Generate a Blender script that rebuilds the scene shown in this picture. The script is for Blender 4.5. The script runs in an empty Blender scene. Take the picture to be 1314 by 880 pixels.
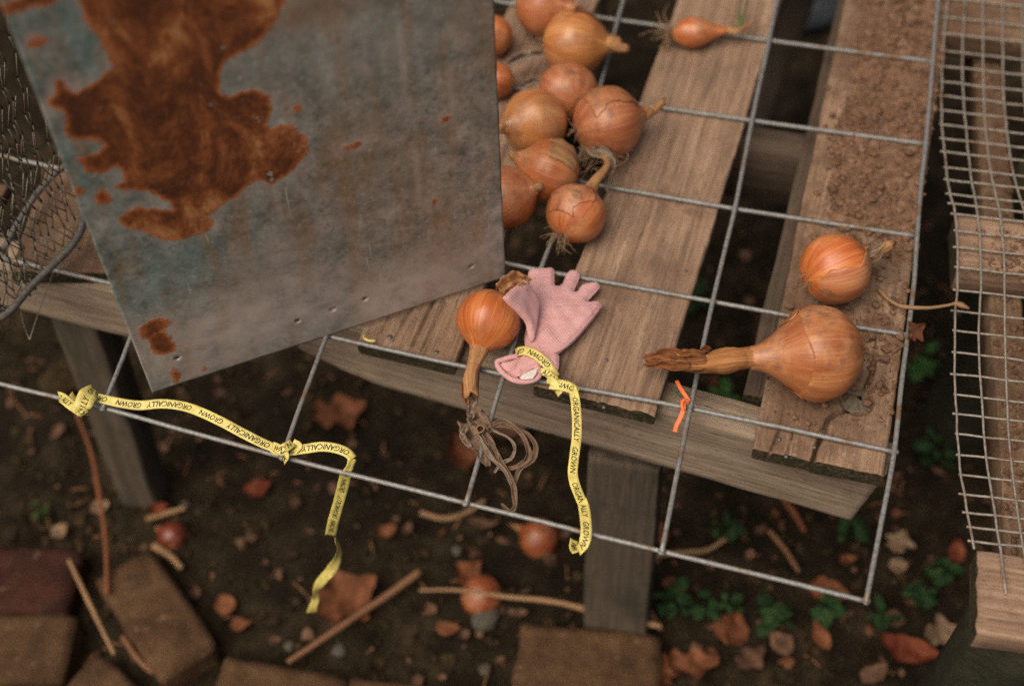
import bpy, bmesh, math, random
import numpy as np
from mathutils import Vector, Matrix, Euler, noise
from mathutils.geometry import delaunay_2d_cdt

random.seed(7)
rnd = random.Random(11)
SC = bpy.context.scene
COL = SC.collection
PI = math.pi

# ------------------------------------------------------------------ camera
CAM_POS = Vector((0.0487926, -0.8454979, 1.1889627))
CAM_ROT = Euler((0.6593395, 0.02303239, 0.24907037), 'XYZ')
FPX, CX, CY = 1781.5975, 657.0, 440.0            # calibrated from the wire panel, in photograph pixels
cam_d = bpy.data.cameras.new('camera')
cam = bpy.data.objects.new('camera', cam_d)
COL.objects.link(cam)
cam.location = CAM_POS
cam.rotation_euler = CAM_ROT
cam_d.sensor_width = 36.0
cam_d.lens = FPX / 1314.0 * 36.0
cam_d.clip_start = 0.05
cam_d.clip_end = 300.0
cam_d.dof.use_dof = True
cam_d.dof.focus_distance = 1.43
cam_d.dof.aperture_fstop = 2.0
cam_d.dof.aperture_blades = 9
SC.camera = cam
CM = CAM_ROT.to_matrix()

# ------------------------------------------------------------------ sky, sun, exposure
SUN_TO = Vector((-0.32, -0.48, 1.0)).normalized()
world = bpy.data.worlds.new('World')
SC.world = world
world.use_nodes = True
wn = world.node_tree.nodes
wn.clear()
w_out = wn.new('ShaderNodeOutputWorld')
w_bg = wn.new('ShaderNodeBackground')
w_sky = wn.new('ShaderNodeTexSky')
w_sky.sky_type = 'NISHITA'
w_sky.sun_disc = False
w_sky.sun_elevation = math.asin(SUN_TO.z)
w_sky.sun_rotation = math.atan2(SUN_TO.x, SUN_TO.y)
w_sky.air_density = 0.6
w_sky.dust_density = 9.0
w_sky.ozone_density = 0.6
w_bg.inputs['Strength'].default_value = 0.055
world.node_tree.links.new(w_sky.outputs[0], w_bg.inputs['Color'])
world.node_tree.links.new(w_bg.outputs[0], w_out.inputs[0])
sun_d = bpy.data.lights.new('sun', 'SUN')
sun_d.energy = 1.5
sun_d.angle = math.radians(60)
sun_d.color = (1.0, 0.92, 0.76)
sun = bpy.data.objects.new('sun', sun_d)
COL.objects.link(sun)
sun.rotation_euler = SUN_TO.to_track_quat('Z', 'Y').to_euler()
SC.view_settings.view_transform = 'Standard'
SC.view_settings.look = 'None'
SC.view_settings.exposure = 0.66
SC.view_settings.gamma = 1.0
SC.render.engine = 'CYCLES'
SC.cycles.use_denoising = False
SC.cycles.max_bounces = 6

# ------------------------------------------------------------------ helpers
def lin(h):
    h = h.lstrip('#')
    c = [int(h[i:i + 2], 16) / 255 for i in (0, 2, 4)]
    return tuple(x / 12.92 if x <= .04045 else ((x + .055) / 1.055) ** 2.4 for x in c) + (1.0,)

def ray(px, py):
    return CM @ Vector(((px - CX) / FPX, -(py - CY) / FPX, -1.0))

def P(px, py, z=0.0):
    """world point on the level plane z for a measured spot of the survey photograph"""
    d = ray(px, py)
    return CAM_POS + d * ((z - CAM_POS.z) / d.z)

def PV(px, py, p0, n):
    """the same on any plane"""
    d = ray(px, py)
    n = Vector(n)
    return CAM_POS + d * ((Vector(p0) - CAM_POS).dot(n) / d.dot(n))

def pxm(p):
    """photograph pixels per metre at p"""
    return FPX / -((CM.transposed() @ (Vector(p) - CAM_POS)).z)

def toview(p):
    return (CAM_POS - Vector(p)).normalized()

def nz(x, y=0.0, z=0.0):
    return noise.noise(Vector((x, y, z)))

def cat(pts, n):
    """Catmull-Rom resample of points (any dimension) to n points"""
    A = np.array([tuple(p) for p in pts], float)
    if len(A) < 3:
        t = np.linspace(0, 1, n)[:, None]
        return A[0] * (1 - t) + A[-1] * t
    Q = np.vstack([2 * A[0] - A[1], A, 2 * A[-1] - A[-2]])
    seg = np.linalg.norm(np.diff(A[:, :3] if A.shape[1] >= 3 else A, axis=0), axis=1)
    cum = np.concatenate([[0], np.cumsum(seg)])
    out = []
    for s in np.linspace(0, cum[-1], n):
        i = min(len(A) - 2, max(0, int(np.searchsorted(cum, s, 'right') - 1)))
        t = (s - cum[i]) / max(seg[i], 1e-9)
        p0, p1, p2, p3 = Q[i], Q[i + 1], Q[i + 2], Q[i + 3]
        out.append(.5 * (2 * p1 + (p2 - p0) * t + (2 * p0 - 5 * p1 + 4 * p2 - p3) * t * t + (3 * p1 - p0 - 3 * p2 + p3) * t ** 3))
    return np.array(out)

WM = {}

def place(o, M, parent=None):
    COL.objects.link(o)
    if parent is not None:
        o.parent = parent
        o.matrix_parent_inverse = WM[parent].inverted()
    o.matrix_basis = M
    WM[o] = M.copy()
    return o

def tag(o, label=None, cat_=None, group=None, kind=None):
    if label: o['label'] = label
    if cat_: o['category'] = cat_
    if group: o['group'] = group
    if kind: o['kind'] = kind
    return o

def thing(name, loc, label, cat_, group=None):
    o = bpy.data.objects.new(name, None)
    o.empty_display_size = .02
    place(o, Matrix.Translation(Vector(loc)))
    return tag(o, label, cat_, group)

def make_mesh(name, V, F, mat, uv=None, smooth=True, attr=None):
    me = bpy.data.meshes.new(name)
    me.from_pydata([tuple(v) for v in V], [], [tuple(f) for f in F])
    if smooth:
        me.polygons.foreach_set('use_smooth', [True] * len(me.polygons))
    if uv is not None:
        lay = me.uv_layers.new(name='UVMap')
        li = np.empty(len(me.loops), int)
        me.loops.foreach_get('vertex_index', li)
        lay.data.foreach_set('uv', np.asarray(uv, float)[li].ravel())
    if attr:
        for k, a in attr.items():
            at = me.attributes.new(k, 'FLOAT', 'POINT')
            at.data.foreach_set('value', np.asarray(a, float))
    me.materials.append(mat)
    me.update()
    return me

def mesh(name, V, F, mat, parent=None, origin=None, M=None, **kw):
    """world-space vertices -> an object with its origin at `origin`; or local vertices with a matrix M"""
    if M is None:
        V = np.array([tuple(v) for v in V], float)
        if origin is None:
            origin = V.mean(axis=0) if parent is None else WM[parent].translation
        origin = Vector(tuple(origin))
        V = V - np.array(tuple(origin))
        M = Matrix.Translation(origin)
    o = bpy.data.objects.new(name, make_mesh(name, V, F, mat, **kw))
    return place(o, M, parent)

class Buf:
    def __init__(s): s.V = []; s.F = []; s.UV = []
    def add(s, V, F, uv=None):
        b = len(s.V)
        s.V += [tuple(v) for v in V]
        s.F += [tuple(i + b for i in f) for f in F]
        s.UV += [tuple(u) for u in uv] if uv is not None else [(0, 0)] * len(V)

def frames(pts):
    P_ = [Vector(p) for p in pts]
    T = []
    for i in range(len(P_)):
        a, b = P_[max(0, i - 1)], P_[min(len(P_) - 1, i + 1)]
        T.append((b - a).normalized())
    up = Vector((0, 0, 1)) if abs(T[0].z) < .9 else Vector((1, 0, 0))
    N = [(up - T[0] * up.dot(T[0])).normalized()]
    for i in range(1, len(P_)):
        n = N[-1] - T[i] * N[-1].dot(T[i])
        N.append(n.normalized())
    return P_, T, N

def tube(pts, rad, seg=8, rough=0.0, seed=0.0, cap=True, ragged=0.0, flat=1.0, wrinkle=0.0):
    P_, T, N = frames(pts)
    n = len(P_)
    R = rad if hasattr(rad, '__len__') else [rad] * n
    V, F, UV = [], [], []
    for i in range(n):
        B = T[i].cross(N[i])
        for k in range(seg):
            a = 2 * PI * k / seg
            r = R[i]
            if rough: r *= 1 + rough * nz(k * 1.7 + seed, i * .45, seed)
            if wrinkle: r *= 1 + wrinkle * nz(math.cos(a) * 3.1 + seed, math.sin(a) * 3.1, i * .09 + seed)
            q = P_[i] + N[i] * (math.cos(a) * r * flat) + B * (math.sin(a) * r)
            if ragged and i == n - 1:
                q += T[i] * ragged * random.random()
            V.append(q)
            UV.append((k / seg, i / max(1, n - 1)))
    for i in range(n - 1):
        for k in range(seg):
            k2 = (k + 1) % seg
            F.append((i * seg + k, i * seg + k2, (i + 1) * seg + k2, (i + 1) * seg + k))
    if cap:
        F.append(tuple(range(seg - 1, -1, -1)))
        F.append(tuple(range((n - 1) * seg, n * seg)))
    return V, F, UV

# ------------------------------------------------------------------ node materials
class NT:
    def __init__(s, name, rough=.7, spec=.3):
        s.m = bpy.data.materials.new(name)
        s.m.use_nodes = True
        s.t = s.m.node_tree
        s.b = s.t.nodes['Principled BSDF']
        s.b.inputs['Roughness'].default_value = rough
        s.b.inputs['Specular IOR Level'].default_value = spec
    def n(s, typ, **kw):
        o = s.t.nodes.new(typ)
        for k, v in kw.items(): setattr(o, k, v)
        return o
    def l(s, a, b): s.t.links.new(a, b)
    def coord(s, kind='Object', scale=(1, 1, 1), rand=False):
        tc = s.n('ShaderNodeTexCoord')
        src = tc.outputs[kind]
        if rand:
            oi = s.n('ShaderNodeObjectInfo')
            mul = s.n('ShaderNodeMath', operation='MULTIPLY'); mul.inputs[1].default_value = 37.0
            s.l(oi.outputs['Random'], mul.inputs[0])
            add = s.n('ShaderNodeVectorMath', operation='ADD')
            s.l(src, add.inputs[0]); s.l(mul.outputs[0], add.inputs[1])
            src = add.outputs[0]
        mp = s.n('ShaderNodeMapping')
        mp.inputs['Scale'].default_value = scale
        s.l(src, mp.inputs['Vector'])
        return mp.outputs[0]
    def noise(s, vec, scale, detail=4, rough=.55, dist=0.0):
        o = s.n('ShaderNodeTexNoise')
        o.inputs['Scale'].default_value = scale
        o.inputs['Detail'].default_value = detail
        o.inputs['Roughness'].default_value = rough
        o.inputs['Distortion'].default_value = dist
        s.l(vec, o.inputs['Vector'])
        return o.outputs['Fac']
    def ramp(s, fac, stops):
        o = s.n('ShaderNodeValToRGB')
        e = o.color_ramp.elements
        while len(e) < len(stops): e.new(.5)
        for el, (p, c) in zip(e, stops):
            el.position = p
            el.color = c if len(c) == 4 else (*c, 1)
        s.l(fac, o.inputs[0])
        return o.outputs[0]
    def step(s, fac, lo, hi):
        o = s.n('ShaderNodeMapRange')
        o.inputs['From Min'].default_value = lo
        o.inputs['From Max'].default_value = hi
        s.l(fac, o.inputs['Value'])
        return o.outputs[0]
    def math(s, op, a, b):
        o = s.n('ShaderNodeMath', operation=op)
        for i, v in enumerate((a, b)):
            if isinstance(v, (int, float)): o.inputs[i].default_value = v
            else: s.l(v, o.inputs[i])
        return o.outputs[0]
    def mix(s, fac, a, b, mode='MIX'):
        o = s.n('ShaderNodeMix', data_type='RGBA', blend_type=mode)
        if isinstance(fac, (int, float)): o.inputs['Factor'].default_value = fac
        else: s.l(fac, o.inputs['Factor'])
        for k, v in (('A', a), ('B', b)):
            i = [q for q in o.inputs if q.name == k and q.type == 'RGBA'][0]
            if isinstance(v, tuple): i.default_value = v
            else: s.l(v, i)
        return [q for q in o.outputs if q.type == 'RGBA'][0]
    def color(s, c):
        if isinstance(c, tuple): s.b.inputs['Base Color'].default_value = c
        else: s.l(c, s.b.inputs['Base Color'])
    def bump(s, h, dist, strength=1.0):
        o = s.n('ShaderNodeBump')
        o.inputs['Strength'].default_value = strength
        o.inputs['Distance'].default_value = dist
        s.l(h, o.inputs['Height'])
        s.l(o.outputs[0], s.b.inputs['Normal'])

def wood_mat(name, dark, mid, light, stain='#4a4034', stain_amt=.45, dirt=None, dirt_lo=.5, dirt_hi=.7):
    t = NT(name, .85, .2)
    g = t.coord('Object', (4, 85, 85), True)
    fine = t.coord('Object', (11, 290, 290), True)
    big = t.coord('Object', (7, 16, 16), True)
    iso = t.coord('Object', (1, 1, 1), True)
    n1 = t.noise(g, 1.0, 6, .68, .6)
    n2 = t.noise(fine, 1.0, 5, .7)
    n3 = t.noise(big, 1.0, 4, .6)
    c = t.ramp(n1, [(.22, lin(dark)), (.5, lin(mid)), (.80, lin(light))])
    streak = t.step(n2, .53, .64)
    c = t.mix(t.math('MULTIPLY', streak, .55), c, lin(dark))
    c = t.mix(t.math('MULTIPLY', t.step(n2, .45, .34), .35), c, lin(light))
    fleck = t.noise(t.coord('Object', (60, 480, 480), True), 1.0, 2, .5)
    c = t.mix(t.math('MULTIPLY', t.step(fleck, .66, .72), .7), c, lin('#3b2f26'))
    blot = t.noise(iso, 11, 5, .65, .3)
    c = t.mix(t.math('MULTIPLY', t.step(blot, .53, .70), .55), c, lin(dark))
    c = t.mix(t.math('MULTIPLY', t.step(n3, .5, .75), stain_amt), c, lin(stain))
    spk = t.noise(iso, 420, 2, .5)
    c = t.mix(t.math('MULTIPLY', t.step(spk, .66, .74), .5), c, lin('#3a3027'))
    if dirt:
        d = t.noise(iso, 14, 6, .65)
        d2 = t.noise(iso, 160, 4, .7)
        f = t.step(t.math('ADD', d, t.math('MULTIPLY', t.math('SUBTRACT', d2, .5), .5)), dirt_lo, dirt_hi)
        c = t.mix(t.math('MULTIPLY', f, .9), c, t.ramp(d2, [(.3, lin('#4a372b')), (.7, lin(dirt))]))
    t.color(c)
    h = t.math('ADD', n1, t.math('MULTIPLY', n2, .6))
    t.bump(h, .0022, 1.0)
    return t.m

M_slat = wood_mat('weathered_slat_wood', '#634d3e', '#90745e', '#b0957f', dirt='#765a46', dirt_lo=.58, dirt_hi=.76)
M_slat_dirt = wood_mat('dirty_slat_wood', '#634d3e', '#8d715a', '#aa8e77', dirt='#785c48', dirt_lo=.43, dirt_hi=.60)
M_slat_bench = wood_mat('bench_slat_wood', '#5c4938', '#7e654e', '#9b8065', dirt='#6b513f', dirt_lo=.42, dirt_hi=.56)
M_beam = wood_mat('grey_beam_wood', '#69594b', '#95826e', '#b3a08b', stain='#66573f', stain_amt=.5)
M_rail = wood_mat('shaded_rail_wood', '#352c23', '#514337', '#6a5848', stain='#3c3a2a', stain_amt=.6)  # wood darkened so the under-table shade sits in its colour
M_leg = wood_mat('dark_leg_wood', '#3c352b', '#5a4f42', '#716452', stain='#3a3d2c', stain_amt=.7)  # dark brown with a greenish stain
M_moss = wood_mat('mossy_wood', '#1f1e16', '#312e21', '#46412f', stain='#272c1c', stain_amt=.8)

def end_mat():
    t = NT('dark_end_grain', .95, .1)
    c = t.coord('Object', (1, 1, 1), True)
    n = t.noise(c, 260, 5, .7)
    n2 = t.noise(c, 40, 4, .6)
    col = t.ramp(n, [(.3, lin('#1d1a13')), (.55, lin('#4a4131')), (.75, lin('#7d6a52'))])
    col = t.mix(t.math('MULTIPLY', t.step(n2, .45, .65), .6), col, lin('#262a19'))
    t.color(col); t.bump(n, .002, 1)
    return t.m
M_end = end_mat()

def galv_mat(name, base, dull, rust, rust_lo):
    t = NT(name, .42, .5)
    c = t.coord('Object')
    n = t.noise(c, 220, 4, .6)
    n2 = t.noise(c, 24, 5, .6)
    col = t.ramp(n, [(.3, lin(dull)), (.65, lin(base))])
    col = t.mix(t.step(n2, rust_lo, rust_lo + .1), col, lin(rust))
    t.color(col)
    t.b.inputs['Metallic'].default_value = .25
    t.b.inputs['Roughness'].default_value = .5
    t.bump(n, .0004, .6)
    return t.m
M_galv = galv_mat('galvanised_wire', '#8f8d89', '#6b6965', '#755d46', .57)
M_cloth = galv_mat('rusting_mesh_wire', '#a1978a', '#756c61', '#7d604b', .56)
M_chick = galv_mat('dull_netting_wire', '#8a8270', '#5f5b4e', '#6b5340', .55)
M_rod = galv_mat('dull_steel_rod', '#716d66', '#4f4c48', '#5d4b3d', .60)

def sheet_mat():
    t = NT('rusted_zinc_sheet', .5, .4)
    c = t.coord('Object')
    c_str = t.coord('Object', (16, 16, 3.2))
    big = t.noise(c, 7, 5, .6)
    mid = t.noise(c, 34, 7, .7)
    fine = t.noise(c, 150, 6, .8)
    streak = t.noise(c_str, 2.2, 6, .7, .4)
    zinc = t.ramp(mid, [(.30, lin('#63645a')), (.44, lin('#88847a')), (.55, lin('#a39b90')), (.70, lin('#cbc0b5'))])
    teal = t.n('ShaderNodeAttribute', attribute_name='teal')
    zinc = t.mix(t.math('MULTIPLY', t.math('ADD', t.step(big, .45, .65), .35), teal.outputs['Fac']), zinc, t.ramp(mid, [(.3, lin('#4c6966')), (.7, lin('#8aa29b'))]))
    zinc = t.mix(t.math('MULTIPLY', t.step(big, .5, .7), .35), zinc, lin('#6c7069'))
    zinc = t.mix(t.math('MULTIPLY', t.step(streak, .48, .64), .7), zinc, lin('#9b7550'))
    zinc = t.mix(t.math('MULTIPLY', t.step(fine, .56, .66), .6), zinc, lin('#cfc4ba'))
    zinc = t.mix(t.math('MULTIPLY', t.step(fine, .46, .36), .6), zinc, lin('#4a473f'))
    scr = t.noise(t.coord('Object', (420, 420, 9)), 1.0, 2, .5, .8)
    zinc = t.mix(t.math('MULTIPLY', t.step(scr, .70, .73), .6), zinc, lin('#d8cdc2'))
    at = t.n('ShaderNodeAttribute', attribute_name='rust')
    pale = t.n('ShaderNodeAttribute', attribute_name='pale')
    tan = t.n('ShaderNodeAttribute', attribute_name='tan')
    zinc = t.mix(t.math('MULTIPLY', pale.outputs['Fac'], t.step(mid, .15, .55)), zinc, lin('#c6b5a9'))
    zinc = t.mix(t.math('MULTIPLY', tan.outputs['Fac'], t.step(mid, .25, .6)), zinc, lin('#8a6a4b'))
    d = t.math('ADD', at.outputs['Fac'], t.math('MULTIPLY', t.math('SUBTRACT', t.noise(c, 95, 7, .75), .5), .016))
    d = t.math('ADD', d, t.math('MULTIPLY', t.math('SUBTRACT', fine, .5), .009))
    worn = t.noise(c, 48, 5, .7)
    d = t.math('SUBTRACT', d, t.math('MULTIPLY', t.step(worn, .63, .70), .045))
    rn = t.noise(t.coord('Object', (1.0, 1, .55)), 22, 7, .7, .5)
    core = t.ramp(rn, [(.32, lin('#44240f')), (.46, lin('#653417')), (.55, lin('#8f4f26')), (.66, lin('#bd8450'))])
    core = t.mix(t.math('MULTIPLY', t.step(fine, .55, .68), .6), core, lin('#a06a40'))
    core = t.mix(t.math('MULTIPLY', t.step(fine, .46, .36), .6), core, lin('#331a0c'))
    edge = t.mix(t.step(fine, .4, .62), lin('#9a4b1c'), lin('#c9783f'))
    rust = t.mix(t.step(d, .0005, .005), edge, core)
    halo = t.step(d, -.012, -.001)
    zinc = t.mix(t.math('MULTIPLY', halo, t.step(t.noise(c, 21, 4, .6), .40, .72)), zinc, lin('#b8a598'))
    isr = t.step(d, -.0012, .0008)
    t.color(t.mix(isr, zinc, rust))
    met = t.math('MULTIPLY', t.math('SUBTRACT', 1.0, isr), .2)
    t.l(met, t.b.inputs['Metallic'])
    r = t.math('ADD', t.math('MULTIPLY', isr, .3), t.math('ADD', .38, t.math('MULTIPLY', mid, .28)))
    t.l(r, t.b.inputs['Roughness'])
    h = t.math('ADD', t.math('MULTIPLY', mid, .4), t.math('MULTIPLY', t.math('MULTIPLY', isr, fine), 1.2))
    t.bump(h, .0007, .8)
    return t.m
M_sheet = sheet_mat()

def onion_mat(name, deep, mid, gold, dirt=.3, gloss=.36):
    t = NT(name, gloss, .45)
    uv = t.coord('UV', (1, 1, 1))
    oi = t.coord('Object', (1, 1, 1), True)
    lines = t.coord('UV', (110, 2.4, 1))
    broad = t.coord('UV', (10, .8, 1))
    n1 = t.noise(lines, 1.0, 3, .6)
    n2 = t.noise(broad, 1.0, 3, .55)
    n3 = t.noise(oi, 26, 5, .6)
    n4 = t.noise(oi, 70, 6, .7)
    c = t.ramp(n2, [(.25, lin(deep)), (.5, lin(mid)), (.78, lin(gold))])
    c = t.mix(t.math('MULTIPLY', t.step(n1, .50, .64), .42), c, lin(deep))
    c = t.mix(t.math('MULTIPLY', t.step(n1, .48, .36), .35), c, lin(gold))
    c = t.mix(t.math('MULTIPLY', t.step(n3, .5, .68), .5), c, lin('#d39a6c'))
    c = t.mix(t.math('MULTIPLY', t.step(t.math('ADD', t.math('MULTIPLY', n3, .5), t.math('MULTIPLY', n4, .5)), .52, .60), dirt), c, lin('#6a4733'))
    n5 = t.noise(oi, 19, 3, .5)
    c = t.mix(t.math('MULTIPLY', t.step(n5, .66, .72), .55 * min(1, dirt * 2)), c, lin('#4a3226'))
    t.color(c)
    t.l(t.math('ADD', gloss - .12, t.math('MULTIPLY', n4, .35)), t.b.inputs['Roughness'])
    t.bump(t.math('ADD', t.math('MULTIPLY', n1, .5), t.math('MULTIPLY', n4, .5)), .0009, .55)
    t.b.inputs['Coat Weight'].default_value = .3
    t.b.inputs['Coat Roughness'].default_value = .28
    t.b.inputs['Subsurface Weight'].default_value = .06
    t.b.inputs['Subsurface Radius'].default_value = (.006, .003, .001)
    return t.m
M_onA = onion_mat('orange_onion_skin', '#8a4526', '#b86838', '#d2965e', .4, .36)
M_onB = onion_mat('dusty_onion_skin', '#87472b', '#b0683f', '#cb9468', .7, .42)
M_onC = onion_mat('gold_onion_skin', '#95522b', '#bb783f', '#dba86c', .35, .34)
M_onD = onion_mat('papery_brown_skin', '#7b4122', '#a66238', '#c68f5b', .55, .4)
M_onE = onion_mat('bright_orange_onion_skin', '#93441d', '#c06730', '#dc9d5c', .2, .3)
M_onD2 = onion_mat('dusty_brown_skin', '#8a5031', '#b07048', '#c7926a', .55, .46)
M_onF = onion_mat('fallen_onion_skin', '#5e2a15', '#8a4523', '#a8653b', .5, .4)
M_onR = onion_mat('red_onion_skin', '#4a1c12', '#6a2b1b', '#834632', .3, .35)

def dry_mat(name, a, b, c_, rough=.8):
    t = NT(name, rough, .25)
    u = t.coord('UV', (26, 2.0, 1))
    o = t.coord('Object', (1, 1, 1), True)
    n1 = t.noise(u, 1.0, 4, .65)
    n2 = t.noise(o, 60, 5, .65)
    col = t.ramp(n1, [(.3, lin(a)), (.52, lin(b)), (.74, lin(c_))])
    col = t.mix(t.math('MULTIPLY', t.step(n2, .52, .68), .5), col, lin(a))
    t.color(col)
    t.bump(t.math('ADD', n1, n2), .001, .7)
    return t.m
M_neck = dry_mat('dry_onion_neck', '#7d5134', '#a97b50', '#c79e75')
M_neckh = dry_mat('straw_onion_neck', '#744729', '#a06c3e', '#bd8d5b')
M_neckd = dry_mat('dark_withered_neck', '#3f281a', '#7a4a29', '#a06a3e')
M_neckg = dry_mat('grey_withered_neck', '#54463b', '#857364', '#ae9b88')
M_dryleaf = dry_mat('dried_onion_leaf', '#3f3024', '#6f5746', '#9e866f')
M_root = dry_mat('dry_root', '#6b5138', '#94775a', '#b99c7a')
M_straw = dry_mat('dry_straw', '#6f5239', '#967453', '#b6946d')
M_stick = dry_mat('brown_stick', '#5c3f2b', '#80593f', '#a17a5b')
M_rstem = dry_mat('reddish_stem', '#54301f', '#7d4a30', '#9b6a49')

def leaf_mat(name, a, b, c_):
    t = NT(name, .75, .2)
    o = t.coord('Object', (1, 1, 1), True)
    n1 = t.noise(o, 45, 6, .65)
    n2 = t.noise(o, 14, 4, .6)
    col = t.ramp(n1, [(.3, lin(a)), (.5, lin(b)), (.72, lin(c_))])
    col = t.mix(t.math('MULTIPLY', t.step(n2, .5, .7), .5), col, lin(a))
    t.color(col); t.bump(n1, .002, .6)
    return t.m
M_leaf_o = leaf_mat('orange_dead_leaf', '#46291a', '#6c4027', '#885739')
M_leaf_t = leaf_mat('tan_dead_leaf', '#5d4937', '#7f664e', '#9c8368')
M_leaf_r = leaf_mat('red_dead_leaf', '#45190f', '#6c3320', '#8a5233')
M_leaf_b = leaf_mat('brown_dead_leaf', '#3a281c', '#5a4030', '#775a45')
M_leaf_b2 = leaf_mat('rusty_dead_leaf', '#40281b', '#5e3a26', '#774c34')
M_green = leaf_mat('green_weed_leaf', '#11200e', '#22391a', '#3c5229')
M_green3 = leaf_mat('olive_weed_leaf', '#1f2a12', '#333f1c', '#4a552b')
M_green2 = leaf_mat('bright_weed_leaf', '#21401c', '#3c5e2b', '#587a3b')

def soil_mat(name, a, b, c_, s=1.0):
    t = NT(name, .95, .1)
    o = t.coord('Object')
    n1 = t.noise(o, 22 * s, 7, .65)
    n2 = t.noise(o, 150 * s, 5, .7)
    n3 = t.noise(o, 3.1 * s, 4, .6)
    col = t.ramp(n1, [(.3, lin(a)), (.5, lin(b)), (.72, lin(c_))])
    col = t.mix(t.math('MULTIPLY', t.step(n2, .55, .72), .45), col, lin(c_))
    col = t.mix(t.math('MULTIPLY', t.step(n3, .48, .65), .5), col, lin(a))
    t.color(col)
    t.bump(t.math('ADD', n1, n2), .006 / s, .9)
    return t.m
M_ground = soil_mat('shade_darkened_soil', '#18130d', '#2b2317', '#45392a')  # soil colour darkened to stand for shade from tables and surroundings
M_soil = soil_mat('dry_brown_soil', '#503b2d', '#765945', '#94755f', 3.0)
M_clod = soil_mat('crumbly_soil', '#503b2d', '#745743', '#94755f', 4.0)
M_litter = soil_mat('ground_litter', '#1e1810', '#382c1c', '#574630', 3.0)
M_stone2 = soil_mat('dark_stone', '#33363a', '#45494d', '#585d61', 3.0)
M_stone = soil_mat('grey_stone', '#3f3a31', '#575146', '#746c5f', 3.0)

def brick_mat(name, a, b, c_):
    t = NT(name, .9, .15)
    o = t.coord('Object', (1, 1, 1), True)
    n1 = t.noise(o, 18, 6, .65)
    n2 = t.noise(o, 190, 5, .7)
    col = t.ramp(n1, [(.3, lin(a)), (.52, lin(b)), (.75, lin(c_))])
    col = t.mix(t.math('MULTIPLY', t.step(n2, .55, .66), .6), col, lin(a))
    n3 = t.noise(o, 8, 5, .7)
    col = t.mix(t.math('MULTIPLY', t.step(n3, .55, .68), .7), col, lin('#2a2318'))
    n4 = t.noise(o, 60, 4, .7)
    col = t.mix(t.math('MULTIPLY', t.step(n4, .62, .70), .5), col, lin('#8a7058'))
    t.color(col); t.bump(t.math('ADD', n1, n2), .004, 1)
    return t.m
M_brick = brick_mat('brown_brick', '#3e2c1d', '#5a422d', '#70543a')
M_brickr = brick_mat('dark_red_brick', '#2d1913', '#41251d', '#523228')

def flat_mat(name, c, rough=.6, spec=.3, var=.12, scale=160, bump=0):
    t = NT(name, rough, spec)
    o = t.coord('Object')
    n = t.noise(o, scale, 4, .6)
    base = lin(c)
    dk = tuple(x * (1 - var * 2) for x in base[:3]) + (1,)
    lt = tuple(min(1, x * (1 + var)) for x in base[:3]) + (1,)
    t.color(t.ramp(n, [(.3, dk), (.7, lt)]))
    if bump: t.bump(n, bump, .7)
    return t.m
M_tape = flat_mat('yellow_plastic_tape', '#d8c670', .42, .4, .14, 90, .0012)
M_ink = flat_mat('black_print', '#1b1812', .6, .2)
M_orange = flat_mat('orange_twist_tie', '#e8703c', .45, .4, .06)
M_white = flat_mat('white_care_label', '#d8cdc4', .8, .2, .05)
M_nail = flat_mat('old_nail', '#6d6862', .5, .5, .2)
M_nail.node_tree.nodes['Principled BSDF'].inputs['Metallic'].default_value = .6
M_knot = flat_mat('grey_wood_knot', '#6a5f50', .85, .2, .25, 220, .001)

def glove_mat():
    t = NT('pink_knit_fabric', .95, .1)
    c = t.coord('Object')
    n = t.noise(c, 60, 4, .6)
    w = t.n('ShaderNodeTexWave'); w.wave_type = 'BANDS'; w.bands_direction = 'DIAGONAL'
    w.inputs['Scale'].default_value = 165; w.inputs['Distortion'].default_value = 1.0
    t.l(c, w.inputs['Vector'])
    f = t.noise(c, 900, 3, .6)
    col = t.ramp(n, [(.3, lin('#c79391')), (.7, lin('#d6a7a4'))])
    col = t.mix(t.math('MULTIPLY', t.step(f, .5, .7), .05), col, lin('#b98480'))
    col = t.mix(t.math('MULTIPLY', w.outputs['Fac'], .22), col, lin('#b9817f'))
    st_ = t.noise(c, 28, 6, .7)
    col = t.mix(t.math('MULTIPLY', t.step(st_, .56, .72), .45), col, lin('#a07c6e'))
    t.color(col)
    t.b.inputs['Sheen Weight'].default_value = .25
    t.bump(t.math('ADD', t.math('MULTIPLY', w.outputs['Fac'], .5), t.math('MULTIPLY', n, .6)), .0008, .6)
    return t.m
M_glove = glove_mat()

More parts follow.
